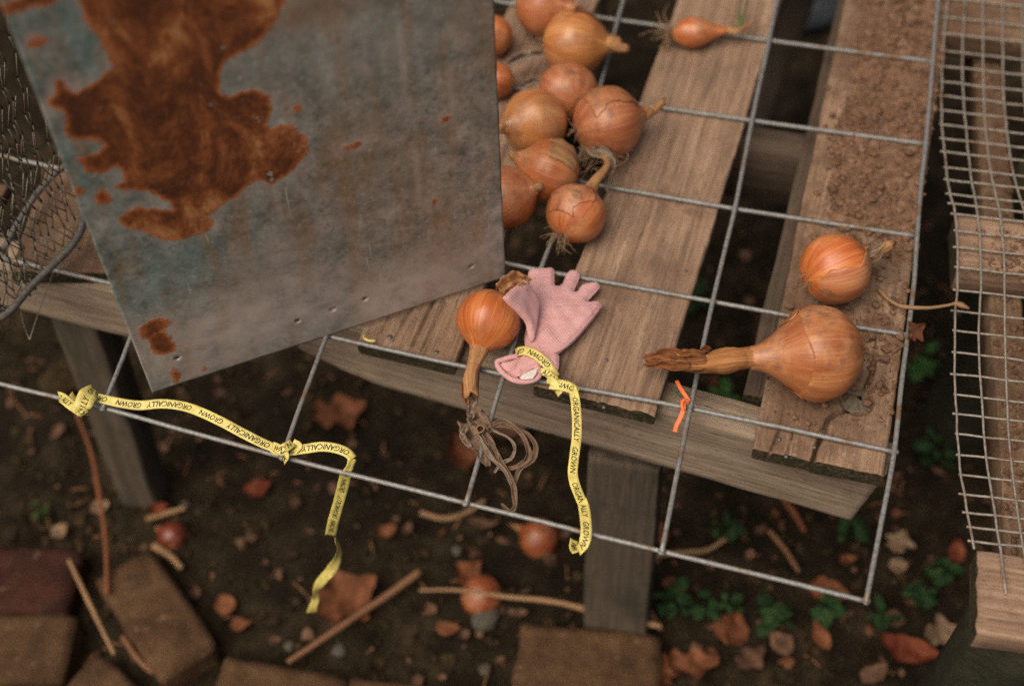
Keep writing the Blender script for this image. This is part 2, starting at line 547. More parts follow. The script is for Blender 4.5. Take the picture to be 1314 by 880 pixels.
# ------------------------------------------------------------------ boards
def box_local(L, W, T, mat, name, parent, M, chamfer=.003, nx=24, ny=8, wob=.0018, relief=.0010, cracks=(), hollows=(), seed=0.0, ends=True, fine=0):
    """a timber lying along +x of its own frame, its top face at z=0; cracks = [(polyline xy, width, depth)]"""
    xs = np.linspace(0, L, nx + 1)
    if fine:
        xs = np.concatenate([np.linspace(0, fine, int(fine / .0016) + 1), np.linspace(fine, L, int((L - fine) / .006) + 1)[1:]])
        nx = len(xs) - 1
    ring = []
    us = np.linspace(-W / 2 + chamfer, W / 2 - chamfer, ny + 1)
    for u in us: ring.append((u, 0.0))
    ring.append((W / 2 - chamfer * .3, -chamfer * .35)); ring.append((W / 2, -chamfer)); ring.append((W / 2, -T + chamfer))
    ring.append((W / 2 - chamfer, -T)); ring.append((-W / 2 + chamfer, -T)); ring.append((-W / 2, -T + chamfer)); ring.append((-W / 2, -chamfer))
    ring.append((-W / 2 + chamfer * .3, -chamfer * .35))
    nr = len(ring)
    V, F = [], []
    cr = [(np.array(p, float), w, d) for p, w, d in cracks]
    for i, x in enumerate(xs):
        for k, (u, z) in enumerate(ring):
            uu = u + wob * nz(x * 9 + seed, (1 if u > 0 else -1) * 3.3, seed) + wob * .5 * nz(x * 60, u * 10, seed)
            zz = z
            xx = x
            if i == 0 or i == nx:
                xx += wob * 1.2 * nz(u * 70 + seed, z * 70, i)
                zz -= 0 if z < -chamfer else chamfer * .4
            if k <= ny:
                zz += relief * nz(x * 6, u * 160, seed) + relief * .8 * nz(x * 14, u * 420, seed + 5) + relief * 1.5 * nz(x * 9, u * 9, seed)
                for pl, w, d in cr:
                    a, b = pl[:-1], pl[1:]
                    ab = b - a
                    tt = np.clip(((np.array((x, uu)) - a) * ab).sum(1) / (ab * ab).sum(1), 0, 1)
                    dd = np.min(np.hypot(*(a + ab * tt[:, None] - np.array((x, uu))).T))
                    zz -= d * math.exp(-(dd / w) ** 2)
                for hx, hy, rx, ry, d in hollows:
                    q = ((x - hx) / rx) ** 2 + ((uu - hy) / ry) ** 2
                    if q < 1.5: zz -= d * max(0, 1 - q) ** .4
            V.append((xx, uu, zz))
    for i in range(nx):
        for k in range(nr):
            k2 = (k + 1) % nr
            F.append((i * nr + k, (i + 1) * nr + k, (i + 1) * nr + k2, i * nr + k2))
    nb = len(F)
    F.append(tuple(range(nr)))
    F.append(tuple(nx * nr + k for k in range(nr - 1, -1, -1)))
    o = mesh(name, V, F, mat, parent, M=M)
    if ends:
        o.data.materials.append(M_end)
        o.data.polygons[nb].material_index = 1
        o.data.polygons[nb + 1].material_index = 1
    for q in (nb, nb + 1): o.data.polygons[q].use_smooth = False
    return o

def board_frame(A, B, up=Vector((0, 0, 1))):
    A, B = Vector(A), Vector(B)
    x = (B - A).normalized()
    y = up.cross(x).normalized()
    z = x.cross(y)
    M = Matrix((x, y, z)).transposed().to_4x4()
    M.translation = A
    return M, (B - A).length

def board(name, parent, A, B, W, T, mat, up=Vector((0, 0, 1)), **kw):
    M, L = board_frame(A, B, up)
    return box_local(L, W, T, mat, name, parent, M, **kw)

def nail(parent, p, r=.0022, label=None):
    b = Buf()
    n = 10
    V = [(0, 0, .0009)] + [(r * .7 * math.cos(2 * PI * k / n), r * .7 * math.sin(2 * PI * k / n), .0008) for k in range(n)] + \
        [(r * math.cos(2 * PI * k / n), r * math.sin(2 * PI * k / n), .0002) for k in range(n)] + \
        [(r * math.cos(2 * PI * k / n), r * math.sin(2 * PI * k / n), -.002) for k in range(n)]
    F = [(0, 1 + k, 1 + (k + 1) % n) for k in range(n)]
    for j in range(2):
        F += [(1 + j * n + k, 1 + (j + 1) * n + k, 1 + (j + 1) * n + (k + 1) % n, 1 + j * n + (k + 1) % n) for k in range(n)]
    return mesh('nail', V, F, M_nail, parent, M=Matrix.Translation(Vector(p)))

ZS = -.0065          # top face of the slats, just under the wires
GZ = -.60            # the ground
# ------------------------------------------------------------------ ground
def ground_h(x, y):
    return GZ + .018 * nz(x * 2.1, y * 2.1, 3) + .010 * nz(x * 9, y * 9, 1) + .006 * nz(x * 31, y * 31, 2) + .0035 * nz(x * 90, y * 90, 4)

def build_ground():
    x0, x1, y0, y1 = -1.7, 1.3, -.8, 2.2
    n = 230
    V, F = [], []
    for j in range(n + 1):
        for i in range(n + 1):
            x = x0 + (x1 - x0) * i / n; y = y0 + (y1 - y0) * j / n
            e = min(i, j, n - i, n - j) / 12
            z = ground_h(x, y)
            V.append((x, y, GZ + (z - GZ) * min(1, e)))
    for j in range(n):
        for i in range(n):
            a = j * (n + 1) + i
            F.append((a, a + 1, a + n + 2, a + n + 1))
    b = len(V)
    R = 120
    V += [(-R, -R, GZ), (R, -R, GZ), (R, R, GZ), (-R, R, GZ)]
    c = [0, n, (n + 1) * (n + 1) - 1, n * (n + 1)]
    bot = list(range(0, n + 1)); rgt = [j * (n + 1) + n for j in range(n + 1)]
    top = [n * (n + 1) + i for i in range(n, -1, -1)]; lft = [j * (n + 1) for j in range(n, -1, -1)]
    F.append((b, b + 1) + tuple(reversed(bot))); F.append((b + 1, b + 2) + tuple(reversed(rgt)))
    F.append((b + 2, b + 3) + tuple(reversed(top))); F.append((b + 3, b) + tuple(reversed(lft)))
    o = mesh('ground', V, F, M_ground, None, origin=(0, 0, 0))
    tag(o, 'dark soil ground under the wooden tables, shade put into its colour', 'ground', kind='structure')
build_ground()

# ------------------------------------------------------------------ right-hand pallet table
pt = thing('pallet_table', (-.05, .3, GZ), 'weathered wooden pallet table with wide gaps between its slats, carrying the onions', 'table')

def edge_board(name, parent, fl, fr, bl, br, z, T, mat, **kw):
    """slat given by the front left/right and back left/right corners of its top face (photo survey)"""
    a = (P(*fl, z) + P(*fr, z)) / 2
    b = (P(*bl, z) + P(*br, z)) / 2
    W = ((P(*fr, z) - P(*fl, z)).length + (P(*br, z) - P(*bl, z)).length) / 2
    d = (b - a).normalized()
    b = b + d * kw.pop('extra', .35)
    M, L = board_frame(a, b)
    cr = []
    Mi = M.inverted()
    for pl, w, dp in kw.pop('cracks', []):
        cr.append(([tuple((Mi @ P(*q, z))[:2]) for q in pl], w, dp))
    ho = []
    for q, rx, ry, dp in kw.pop('hollows', []):
        c = Mi @ P(*q, z)
        ho.append((c.x, c.y, rx, ry, dp))
    return box_local(L, W, T, mat, name, parent, M, cracks=cr, hollows=ho, **kw)

TS = .020
# the slat beside the metal sheet, split along its grain
edge_board('slat', pt, (467, 433), (574, 473), (655, -5), (772, 0), ZS, TS, M_slat, fine=.17, ny=80, seed=1.3,
           cracks=[([(505, 436), (522, 405), (548, 372)], 0.00099, .006), ([(529, 443), (550, 400), (575, 352)], 0.00112, .009),
                   ([(541, 450), (560, 412), (572, 385)], 0.00081, .005), ([(515, 445), (520, 430), (535, 405)], 0.00081, .004), ([(490, 425), (500, 405)], 0.00093, .004)])
# the middle slat under the glove
edge_board('slat', pt, (690, 486), (836, 541), (870, 0), (1002, 0), ZS, TS, M_slat, fine=.12, ny=70, seed=4.1,
           cracks=[([(745, 512), (760, 470), (790, 400)], .0012, .0025), ([(808, 530), (822, 480), (840, 420)], .0012, .002), ([(765, 520), (772, 500)], .0014, .004)])
# the right slat with soil, crack and knot
s4 = edge_board('slat', pt, (962, 572), (1137, 612), (1087, 0), (1214, 20), ZS, TS, M_slat_dirt, fine=.2, ny=86, seed=9.7,
           cracks=[([(1122, 470), (1112, 495), (1100, 512), (1085, 526), (1072, 530), (1063, 537), (1056, 556), (1048, 572), (1045, 585), (1040, 596)], .0016, .022),
                   ([(1000, 552), (992, 570), (985, 592)], 0.00093, .008), ([(1018, 555), (1012, 575), (1008, 588)], 0.00087, .006), ([(1007, 520), (1000, 555)], 0.00074, .003)],
           hollows=[((1100, 513), .020, .0185, .006)])
s4['label'] = 'slat half buried in loose brown soil, with a cracked knot'
# a fourth slat, mostly under the metal sheet
edge_board('slat', pt, (250, 395), (330, 415), (470, -60), (560, -50), ZS, TS, M_slat, nx=60, ny=14, seed=6.2)
# knot in the right slat
def build_knot():
    c = P(1100, 513, ZS - .0045)
    V, F = [(0, 0, .003)], []
    n, m = 22, 4
    for j in range(1, m + 1):
        for k in range(n):
            a = 2 * PI * k / n
            r = .0165 * j / m * (1 + .10 * nz(math.cos(a) * 2, math.sin(a) * 2, 5))
            V.append((r * math.cos(a) * 1.15, r * math.sin(a), .003 * (1 - (j / m) ** 2) + .0006 * nz(k, j, 2)))
    F += [(0, 1 + k, 1 + (k + 1) % n) for k in range(n)]
    for j in range(m - 1):
        F += [(1 + j * n + k, 1 + (j + 1) * n + k, 1 + (j + 1) * n + (k + 1) % n, 1 + j * n + (k + 1) % n) for k in range(n)]
    # the split that runs through the knot
    F = [f for f in F if not all(abs(V[i][0] * .55 + V[i][1] * .83 - .001) < .0034 and V[i][0] < .008 for i in f)]
    mesh('knot', V, F, M_knot, s4, M=Matrix.Translation(c) @ Matrix.Rotation(.5, 4, 'Z'))
build_knot()
for q in [(1000, 563), (1045, 573), (1009, 585)]: nail(s4, P(*q, ZS + .0003))
for q in [(775, 522), (806, 513), (880, 348), (778, 462)]: nail(pt, P(*q, ZS + .0003))
for q in [(500, 432), (560, 452)]: nail(pt, P(*q, ZS + .0003), .003)

# beam under the slat ends: its front face stands up
BT = ZS - TS - .0006
fA = P(700, 487, BT); fB = P(1128, 605, BT)
bd = (fB - fA).normalized()
bA = fA - bd * .31; bB = fB + bd * .008
back = Vector((-bd.y, bd.x, 0))
BH, BW = .106, .042
def beam(name, parent, A, B, H, W, mat, slant_right=.0, ragged_left=0.0, seed=0, nx=90):
    """timber on edge: local x along, y towards the back, top at z=0; the left end may be broken"""
    A, B = Vector(A), Vector(B)
    x = (B - A).normalized(); y = Vector((-x.y, x.x, 0)).normalized(); z = Vector((0, 0, 1))
    M = Matrix((x, y, z)).transposed().to_4x4(); M.translation = A
    L = (B - A).length
    ring = []
    c = .003
    nf = 14
    for k in range(nf + 1): ring.append((0.0, -c - (H - 2 * c) * k / nf))          # front face from the top down
    ring += [(c, -H), (W - c, -H), (W, -H + c), (W, -c), (W - c, 0), (W * .5, 0), (c, 0)]
    nr = len(ring)
    V, F = [], []
    for i in range(nx + 1):
        s = i / nx
        for k, (u, zz) in enumerate(ring):
            xx = L * s
            if s > .9: xx += slant_right * zz / H * (s - .9) / .1
            if ragged_left and s < .2:
                f = (1 - s / .2)
                xx += ragged_left * f * (-zz / H) ** 1.5 * -1 * .0 + ragged_left * f * (.5 + .5 * nz(zz * 60, u * 40, seed)) * .3
            uu = u + .0010 * nz(xx * 8, zz * 60, seed) + (.0007 * nz(xx * 14, zz * 330, seed + 2) if k <= nf else 0)
            z2 = zz + .0018 * nz(xx * 7, 3, seed) + .0008 * nz(xx * 40, u * 30, seed)
            if ragged_left and s < .16 and zz < -H * .3:
                z2 += (1 - s / .16) ** 1.3 * .030 * ((-zz - H * .3) / (H * .7)) + .004 * (1 - s / .16) * nz(xx * 60, 1, seed)
            V.append((xx, uu, z2))
    for i in range(nx):
        for k in range(nr):
            k2 = (k + 1) % nr
            F.append((i * nr + k, i * nr + k2, (i + 1) * nr + k2, (i + 1) * nr + k))
    nb = len(F)
    F.append(tuple(range(nr - 1, -1, -1))); F.append(tuple(nx * nr + k for k in range(nr)))
    o = mesh(name, V, F, mat, parent, M=M)
    for q in (nb, nb + 1): o.data.polygons[q].use_smooth = False
    return o
beam('beam', pt, bA, bB, BH, BW, M_beam, slant_right=.02, ragged_left=.03, seed=2)
# stringers running back under the slats, a cross rail and the rear beam
def stringer(parent, px0, px1, z, H, W, mat, ext=.5, name='stringer'):
    a = P(*px0, z); b = P(*px1, z)
    b = b + (b - a).normalized() * ext
    return board(name, parent, a, b, W, H, mat, nx=30, ny=4, seed=px0[0] * .01)
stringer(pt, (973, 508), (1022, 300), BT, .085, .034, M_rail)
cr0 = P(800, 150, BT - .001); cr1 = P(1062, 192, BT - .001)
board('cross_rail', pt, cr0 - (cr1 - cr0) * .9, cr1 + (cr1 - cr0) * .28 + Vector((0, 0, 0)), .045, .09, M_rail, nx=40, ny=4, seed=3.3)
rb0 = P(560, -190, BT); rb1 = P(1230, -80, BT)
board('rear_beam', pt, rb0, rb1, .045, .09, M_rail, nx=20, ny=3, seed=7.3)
# legs
def post(name, parent, tops, bot, W, D, mat, seed=0):
    a, b = Vector(tops), Vector(bot)
    return board(name, parent, a, b, W, D, mat, up=Vector((0, -1, 0)), nx=40, ny=8, wob=.002, relief=.0012, seed=seed, ends=False)
lt_l = PV(753, 596, bA + back * .012, back); lt_r = PV(846, 618, bA + back * .012, back)
lb_l = P(752, 806, GZ + .03); lb_r = P(825, 812, GZ + .03)
topc = (lt_l + lt_r) / 2; botc = (lb_l + lb_r) / 2
dirl = (botc - topc).normalized()
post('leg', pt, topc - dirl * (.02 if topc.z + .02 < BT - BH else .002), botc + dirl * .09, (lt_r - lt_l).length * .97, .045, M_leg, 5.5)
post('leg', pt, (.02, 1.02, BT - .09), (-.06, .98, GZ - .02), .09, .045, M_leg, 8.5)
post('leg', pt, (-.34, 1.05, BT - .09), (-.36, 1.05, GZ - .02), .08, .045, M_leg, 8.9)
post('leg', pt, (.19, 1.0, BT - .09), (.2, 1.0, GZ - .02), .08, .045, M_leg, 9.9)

# ------------------------------------------------------------------ left bench with its leg
lb = thing('wooden_bench', (-.85, .2, GZ), 'dark weathered wooden bench on a leaning leg, left of the metal sheet', 'bench')
edge_board('slat', lb, (18, 326), (136, 372), (66, 215), (170, 222), ZS, TS, M_slat_bench, nx=60, ny=30, seed=12.1, extra=.0)  # both slats in darker wood, the chicken wire's shade put into the colour
edge_board('slat', lb, (-190, 285), (-20, 316), (-120, 225), (0, 228), ZS, TS, M_slat_bench, nx=40, ny=14, seed=13.1, extra=.0)
la = P(-160, 300, BT); lbx = P(150, 376, BT)
ldir = (lbx - la).normalized()
beam('beam', lb, la - ldir * .2, lbx + ldir * .035, .088, .04, M_beam, seed=6)
lt = P(84, 396, BT - .092); lbm = P(178, 652, GZ + .0)
ld = (lbm - lt).normalized()
post('leg', lb, lt + Vector((0, .004, 0)), lbm + ld * .05, .062, .05, M_leg, 3.1)
post('leg', lb, (-1.0, .95, BT - .09), (-1.0, .95, GZ - .02), .08, .05, M_leg, 4.1)
board('rear_beam', lb, (-1.35, .98, BT), (-.45, .95, BT), .045, .09, M_rail, nx=20, ny=3, seed=17.3)

# ------------------------------------------------------------------ wire panel
panel = thing('wire_grid', (-.15, .2, 0), 'galvanised wire grid of large oblong cells lying across the pallet table', 'wire grid')
RW = .0027
def rod(px, name, zc, n=60, r=RW, ext0=0.0, ext1=0.0, zl=None, parent=panel, mat=M_galv, seg=8, wob=.0005, seed=0.0):
    pts = [P(q[0], q[1], zc + (q[2] if len(q) > 2 else 0)) for q in px]
    A = cat(pts, n)
    if ext0: A = np.vstack([A[0] + (A[0] - A[1]) / np.linalg.norm(A[0] - A[1]) * ext0, A])
    if ext1: A = np.vstack([A, A[-1] + (A[-1] - A[-2]) / np.linalg.norm(A[-1] - A[-2]) * ext1])
    for i in range(len(A)):
        A[i] += np.array([nz(A[i][0] * 13, A[i][1] * 13, seed + 1), nz(A[i][0] * 13, A[i][1] * 13, seed + 9), nz(A[i][0] * 11, A[i][1] * 11, seed + 4) * .6]) * wob
    V, F, UV = tube(A, r, seg)
    return mesh(name, V, F, mat, parent, uv=UV)
zV, zH = RW * .9, -RW * .9
H_PX = [
    [(-140, 452), (0, 492), (130, 523), (240, 553), (362, 586), (480, 616), (598, 645), (722, 676), (849, 707), (980, 739), (1114, 771)],
    [(-60, 314), (0, 330), (130, 361), (280, 394), (417, 430), (530, 456), (643, 480), (760, 501), (885, 524), (1020, 552), (1150, 580)],
    [(-60, 186), (0, 200), (80, 217), (300, 262), (500, 305), (650, 338), (694, 347), (800, 366), (915, 387), (1040, 410), (1166, 430)],
    [(196, 134), (320, 159), (450, 182), (640, 215), (724, 230), (780, 240), (860, 254), (943, 268), (1060, 286), (1174, 303)],
    [(100, 22), (450, 78), (650, 112), (765, 127), (830, 136), (965, 155), (1080, 171), (1187, 185)],
    [(300, -58), (560, -14), (650, 4), (745, 18), (793, 26), (986, 52), (1090, 66), (1195, 79)],
    [(560, -90), (820, -55), (1005, -34), (1203, -14)]]
V_PX = [
    [(132, 524), (165, 441), (200, 350), (250, 245), (300, 155), (360, 65), (410, -10)],
    [(362, 587), (391, 506), (418, 434), (460, 330), (505, 240), (560, 120), (605, -5)],
    [(598, 646), (622, 564), (646, 484), (670, 412), (694, 345), (716, 288), (736, 230), (766, 127), (793, 26), (806, -20)],
    [(849, 709), (868, 612), (886, 523), (901, 450), (915, 386), (930, 322), (943, 268), (955, 208), (965, 155), (977, 98), (987, 52), (1001, -20)],
    [(1111, 773), (1130, 676), (1148, 579), (1156, 500), (1165, 430), (1173, 362), (1177, 302), (1182, 240), (1188, 185), (1193, 130), (1197, 79), (1205, -12)]]
for i, px in enumerate(H_PX): rod(px, 'cross_wire', zH, n=90, seed=i * 3.1, ext1=.0)
for i, px in enumerate(V_PX): rod(px, 'long_wire', zV, n=70, seed=i * 5.3, ext1=.25)

def weld_mesh():
    bm = bmesh.new()
    bmesh.ops.create_icosphere(bm, subdivisions=2, radius=1)
    for v in bm.verts: v.co = Vector((v.co.x * .0042, v.co.y * .0046, v.co.z * .0040)) * (1 + .25 * nz(v.co.x * 2, v.co.y * 2, v.co.z * 2))
    me = bpy.data.meshes.new('weld'); bm.to_mesh(me); bm.free()
    for pl in me.polygons: pl.use_smooth = True
    me.materials.append(M_galv)
    return me
wme = weld_mesh()
def seg_x(a, b, c, d):
    r = (b[0] - a[0], b[1] - a[1]); q = (d[0] - c[0], d[1] - c[1])
    den = r[0] * q[1] - r[1] * q[0]
    if abs(den) < 1e-9: return None
    t_ = ((c[0] - a[0]) * q[1] - (c[1] - a[1]) * q[0]) / den; u_ = ((c[0] - a[0]) * r[1] - (c[1] - a[1]) * r[0]) / den
    return (a[0] + r[0] * t_, a[1] + r[1] * t_) if -.02 <= t_ <= 1.02 and -.02 <= u_ <= 1.02 else None
for hp in H_PX:
    for vp in V_PX:
        hit = None
        for a_, b_ in zip(hp[:-1], hp[1:]):
            for c_, d_ in zip(vp[:-1], vp[1:]):
                hit = hit or seg_x(a_, b_, c_, d_)
        if hit and -40 < hit[0] < 1340 and -40 < hit[1] < 900:
            o = bpy.data.objects.new('weld', wme)
            place(o, Matrix.Translation(P(hit[0], hit[1], 0)) @ Matrix.Rotation(rnd.uniform(0, 6), 4, 'Z'), panel)

# ------------------------------------------------------------------ rusty sheet, standing upright on the panel
def build_sheet():
    BL = P(195, 503, .004); BR = P(648, 355, .004)
    u = (BR - BL).normalized(); Wd = (BR - BL).length
    nrm = Vector((u.y, -u.x, 0))            # towards the viewer
    up = Vector((0, 0, 1))
    Ht = .66
    st = .0026
    nu = int(Wd / st); nv = int(Ht / st)
    def loc(px, py):
        w = PV(px, py, BL, nrm) - BL
        return (w.dot(u), w.z)
    main = [(96, -30), (100, 0), (108, 25), (125, 45), (133, 62), (140, 78), (145, 85), (128, 100), (112, 110), (95, 118), (88, 115), (82, 103), (75, 100), (68, 105), (70, 120), (60, 128), (66, 137), (80, 142), (84, 150), (82, 165), (88, 177), (105, 178), (125, 177), (132, 185), (125, 195), (112, 198), (99, 202), (105, 215), (125, 222), (140, 218), (150, 211), (157, 218), (160, 230), (148, 238), (160, 245), (185, 243), (200, 250), (215, 258), (222, 270), (205, 268), (180, 265), (165, 268), (150, 277), (155, 287), (175, 293), (190, 300), (215, 308), (240, 305), (255, 300), (270, 295), (272, 285), (268, 275), (285, 262), (305, 250), (322, 235), (333, 230), (347, 236), (365, 225), (380, 213), (395, 192), (390, 175), (375, 160), (360, 158), (345, 165), (340, 160), (350, 140), (345, 122), (325, 113), (310, 115), (295, 122), (282, 117), (282, 95), (290, 78), (310, 65), (330, 55), (345, 38), (360, 15), (368, 0), (380, -40), (240, -70)]
    poly = np.array([loc(*q) for q in main])
    spots = [((47, 53), 10, 4), ((102, 245), 5, 4), ((131, 252), 9, 7), ((381, 136), 5, 4), ((198, 418), 19, 8), ((205, 438), 14, 14), ((226, 482), 6, 9), ((453, 185), 12, 3), ((570, 152), 8, 3), ((40, 1), 40, 5), ((213, 445), 14, 8), ((190, 425), 10, 10), ((556, 258), 5, 3), ((262, 472), 4, 3)]
    pale_c = [((300, 420), 190, 50, .95), ((520, 370), 150, 42, .95), ((220, 460), 60, 30, .5), ((350, 350), 90, 40, .45), ((480, 60), 150, 30, .35), ((420, 30), 80, 40, .3), ((515, 70), 6, 42, .9), ((536, 232), 4, 30, .8), ((491, 75), 5, 28, .6), ((606, 200), 4, 30, .6), ((465, 88), 12, 16, .7), ((590, 52), 14, 12, .7), ((577, 110), 5, 30, .5), ((620, 320), 34, 24, .7), ((355, 255), 4, 20, .5), ((455, 150), 6, 10, .5), ((375, 330), 8, 30, .4)]  # low wide ones paint bounced light and gloss; others are drips and blotches
    tan_c = [((400, 12), 70, 18, .8), ((470, 220), 70, 110, .42), ((560, 270), 70, 90, .38), ((390, 300), 60, 70, .3), ((610, 120), 40, 110, .35), ((340, 340), 30, 40, .3)]
    holes = [loc(*q) for q in [(228, 458), (381, 411), (425, 398), (605, 341), (468, 384)]]
    hole_idx = [(round(h[0] / st), round(h[1] / st)) for h in holes]
    du, dv = Wd / nu, Ht / nv
    XY = np.array([(i * du, j * dv) for j in range(nv + 1) for i in range(nu + 1)])
    # signed distance to the big rust patch
    def sdf(pts, pl):
        a = pl; b = np.roll(pl, -1, 0)
        dmin = np.full(len(pts), 1e9); inside = np.zeros(len(pts), bool)
        for p, q in zip(a, b):
            e = q - p
            t = np.clip(((pts - p) @ e) / (e @ e), 0, 1)
            dmin = np.minimum(dmin, np.hypot(*(pts - p - t[:, None] * e).T))
            c = ((p[1] > pts[:, 1]) != (q[1] > pts[:, 1]))
            with np.errstate(divide='ignore', invalid='ignore'):
                c &= pts[:, 0] < (q[0] - p[0]) * (pts[:, 1] - p[1]) / (q[1] - p[1]) + p[0]
            inside ^= c
        return np.where(inside, dmin, -dmin)
    rust = sdf(XY, poly)
    sx = .00082; sy = .00125
    def ell(c, rx, ry):
        k = loc(*c)
        q = np.hypot((XY[:, 0] - k[0]) / (rx * sx), (XY[:, 1] - k[1]) / (ry * sy))
        return q
    for c, rx, ry in spots:
        rust = np.maximum(rust, (1 - ell(c, rx, ry)) * min(rx * sx, ry * sy))
    pale = np.zeros(len(XY)); tan = np.zeros(len(XY))
    for c, rx, ry, a in pale_c: pale = np.maximum(pale, a * np.exp(-ell(c, rx, ry) ** 2))
    for c, rx, ry, a in tan_c: tan = np.maximum(tan, a * np.exp(-ell(c, rx, ry) ** 2))
    pos = XY.copy()
    kill = set()
    for hi, hj in hole_idx:
        kill |= {(hi - 1, hj - 1), (hi, hj - 1), (hi - 1, hj), (hi, hj)}
        for a in (-1, 0, 1):
            for b in (-1, 0, 1):
                if a or b:
                    k = (hj + b) * (nu + 1) + hi + a
                    d = np.array((a * du, b * dv)); d = d / np.hypot(*d) * .0025
                    pos[k] = np.array((hi * du, hj * dv)) + d
    V, F = [], []
    for (x, y) in pos:
        w = .0025 * nz(x * 5, y * 5, 8) + .0006 * nz(x * 40, y * 40, 8) - .012 * (y / Ht) ** 2 * 0
        yb = y + (.0012 * nz(x * 22, 3, 1) if y < 1e-6 else 0)
        V.append(BL + u * (x + (.0006 * nz(y * 30, 3, 2) if (x < 1e-6 or x > Wd - 1e-6) else 0)) + up * yb + nrm * w)
    for j in range(nv):
        for i in range(nu):
            if (i, j) in kill: continue
            a = j * (nu + 1) + i
            F.append((a, a + 1, a + nu + 2, a + nu + 1))
    t = thing('metal_sheet', (BL + BR) / 2, 'rusty grey zinc sheet standing upright, with a big brown rust patch', 'metal sheet')
    # the mesh keeps its own frame so that its texture stays in plane
    M = Matrix((u, -nrm, up)).transposed().to_4x4(); M.translation = BL
    Mi = M.inverted()
    o = mesh('plate', [Mi @ v for v in V], F, M_sheet, t, M=M, attr={'rust': rust, 'pale': pale, 'tan': tan, 'teal': np.maximum(np.clip(1.15 - XY[:, 0] / .22, 0, 1) * .9, .6 * np.exp(-ell((450, 60), 130, 60) ** 2))})
    md = o.modifiers.new('thickness', 'SOLIDIFY'); md.thickness = .0016; md.offset = 1.0
build_sheet()

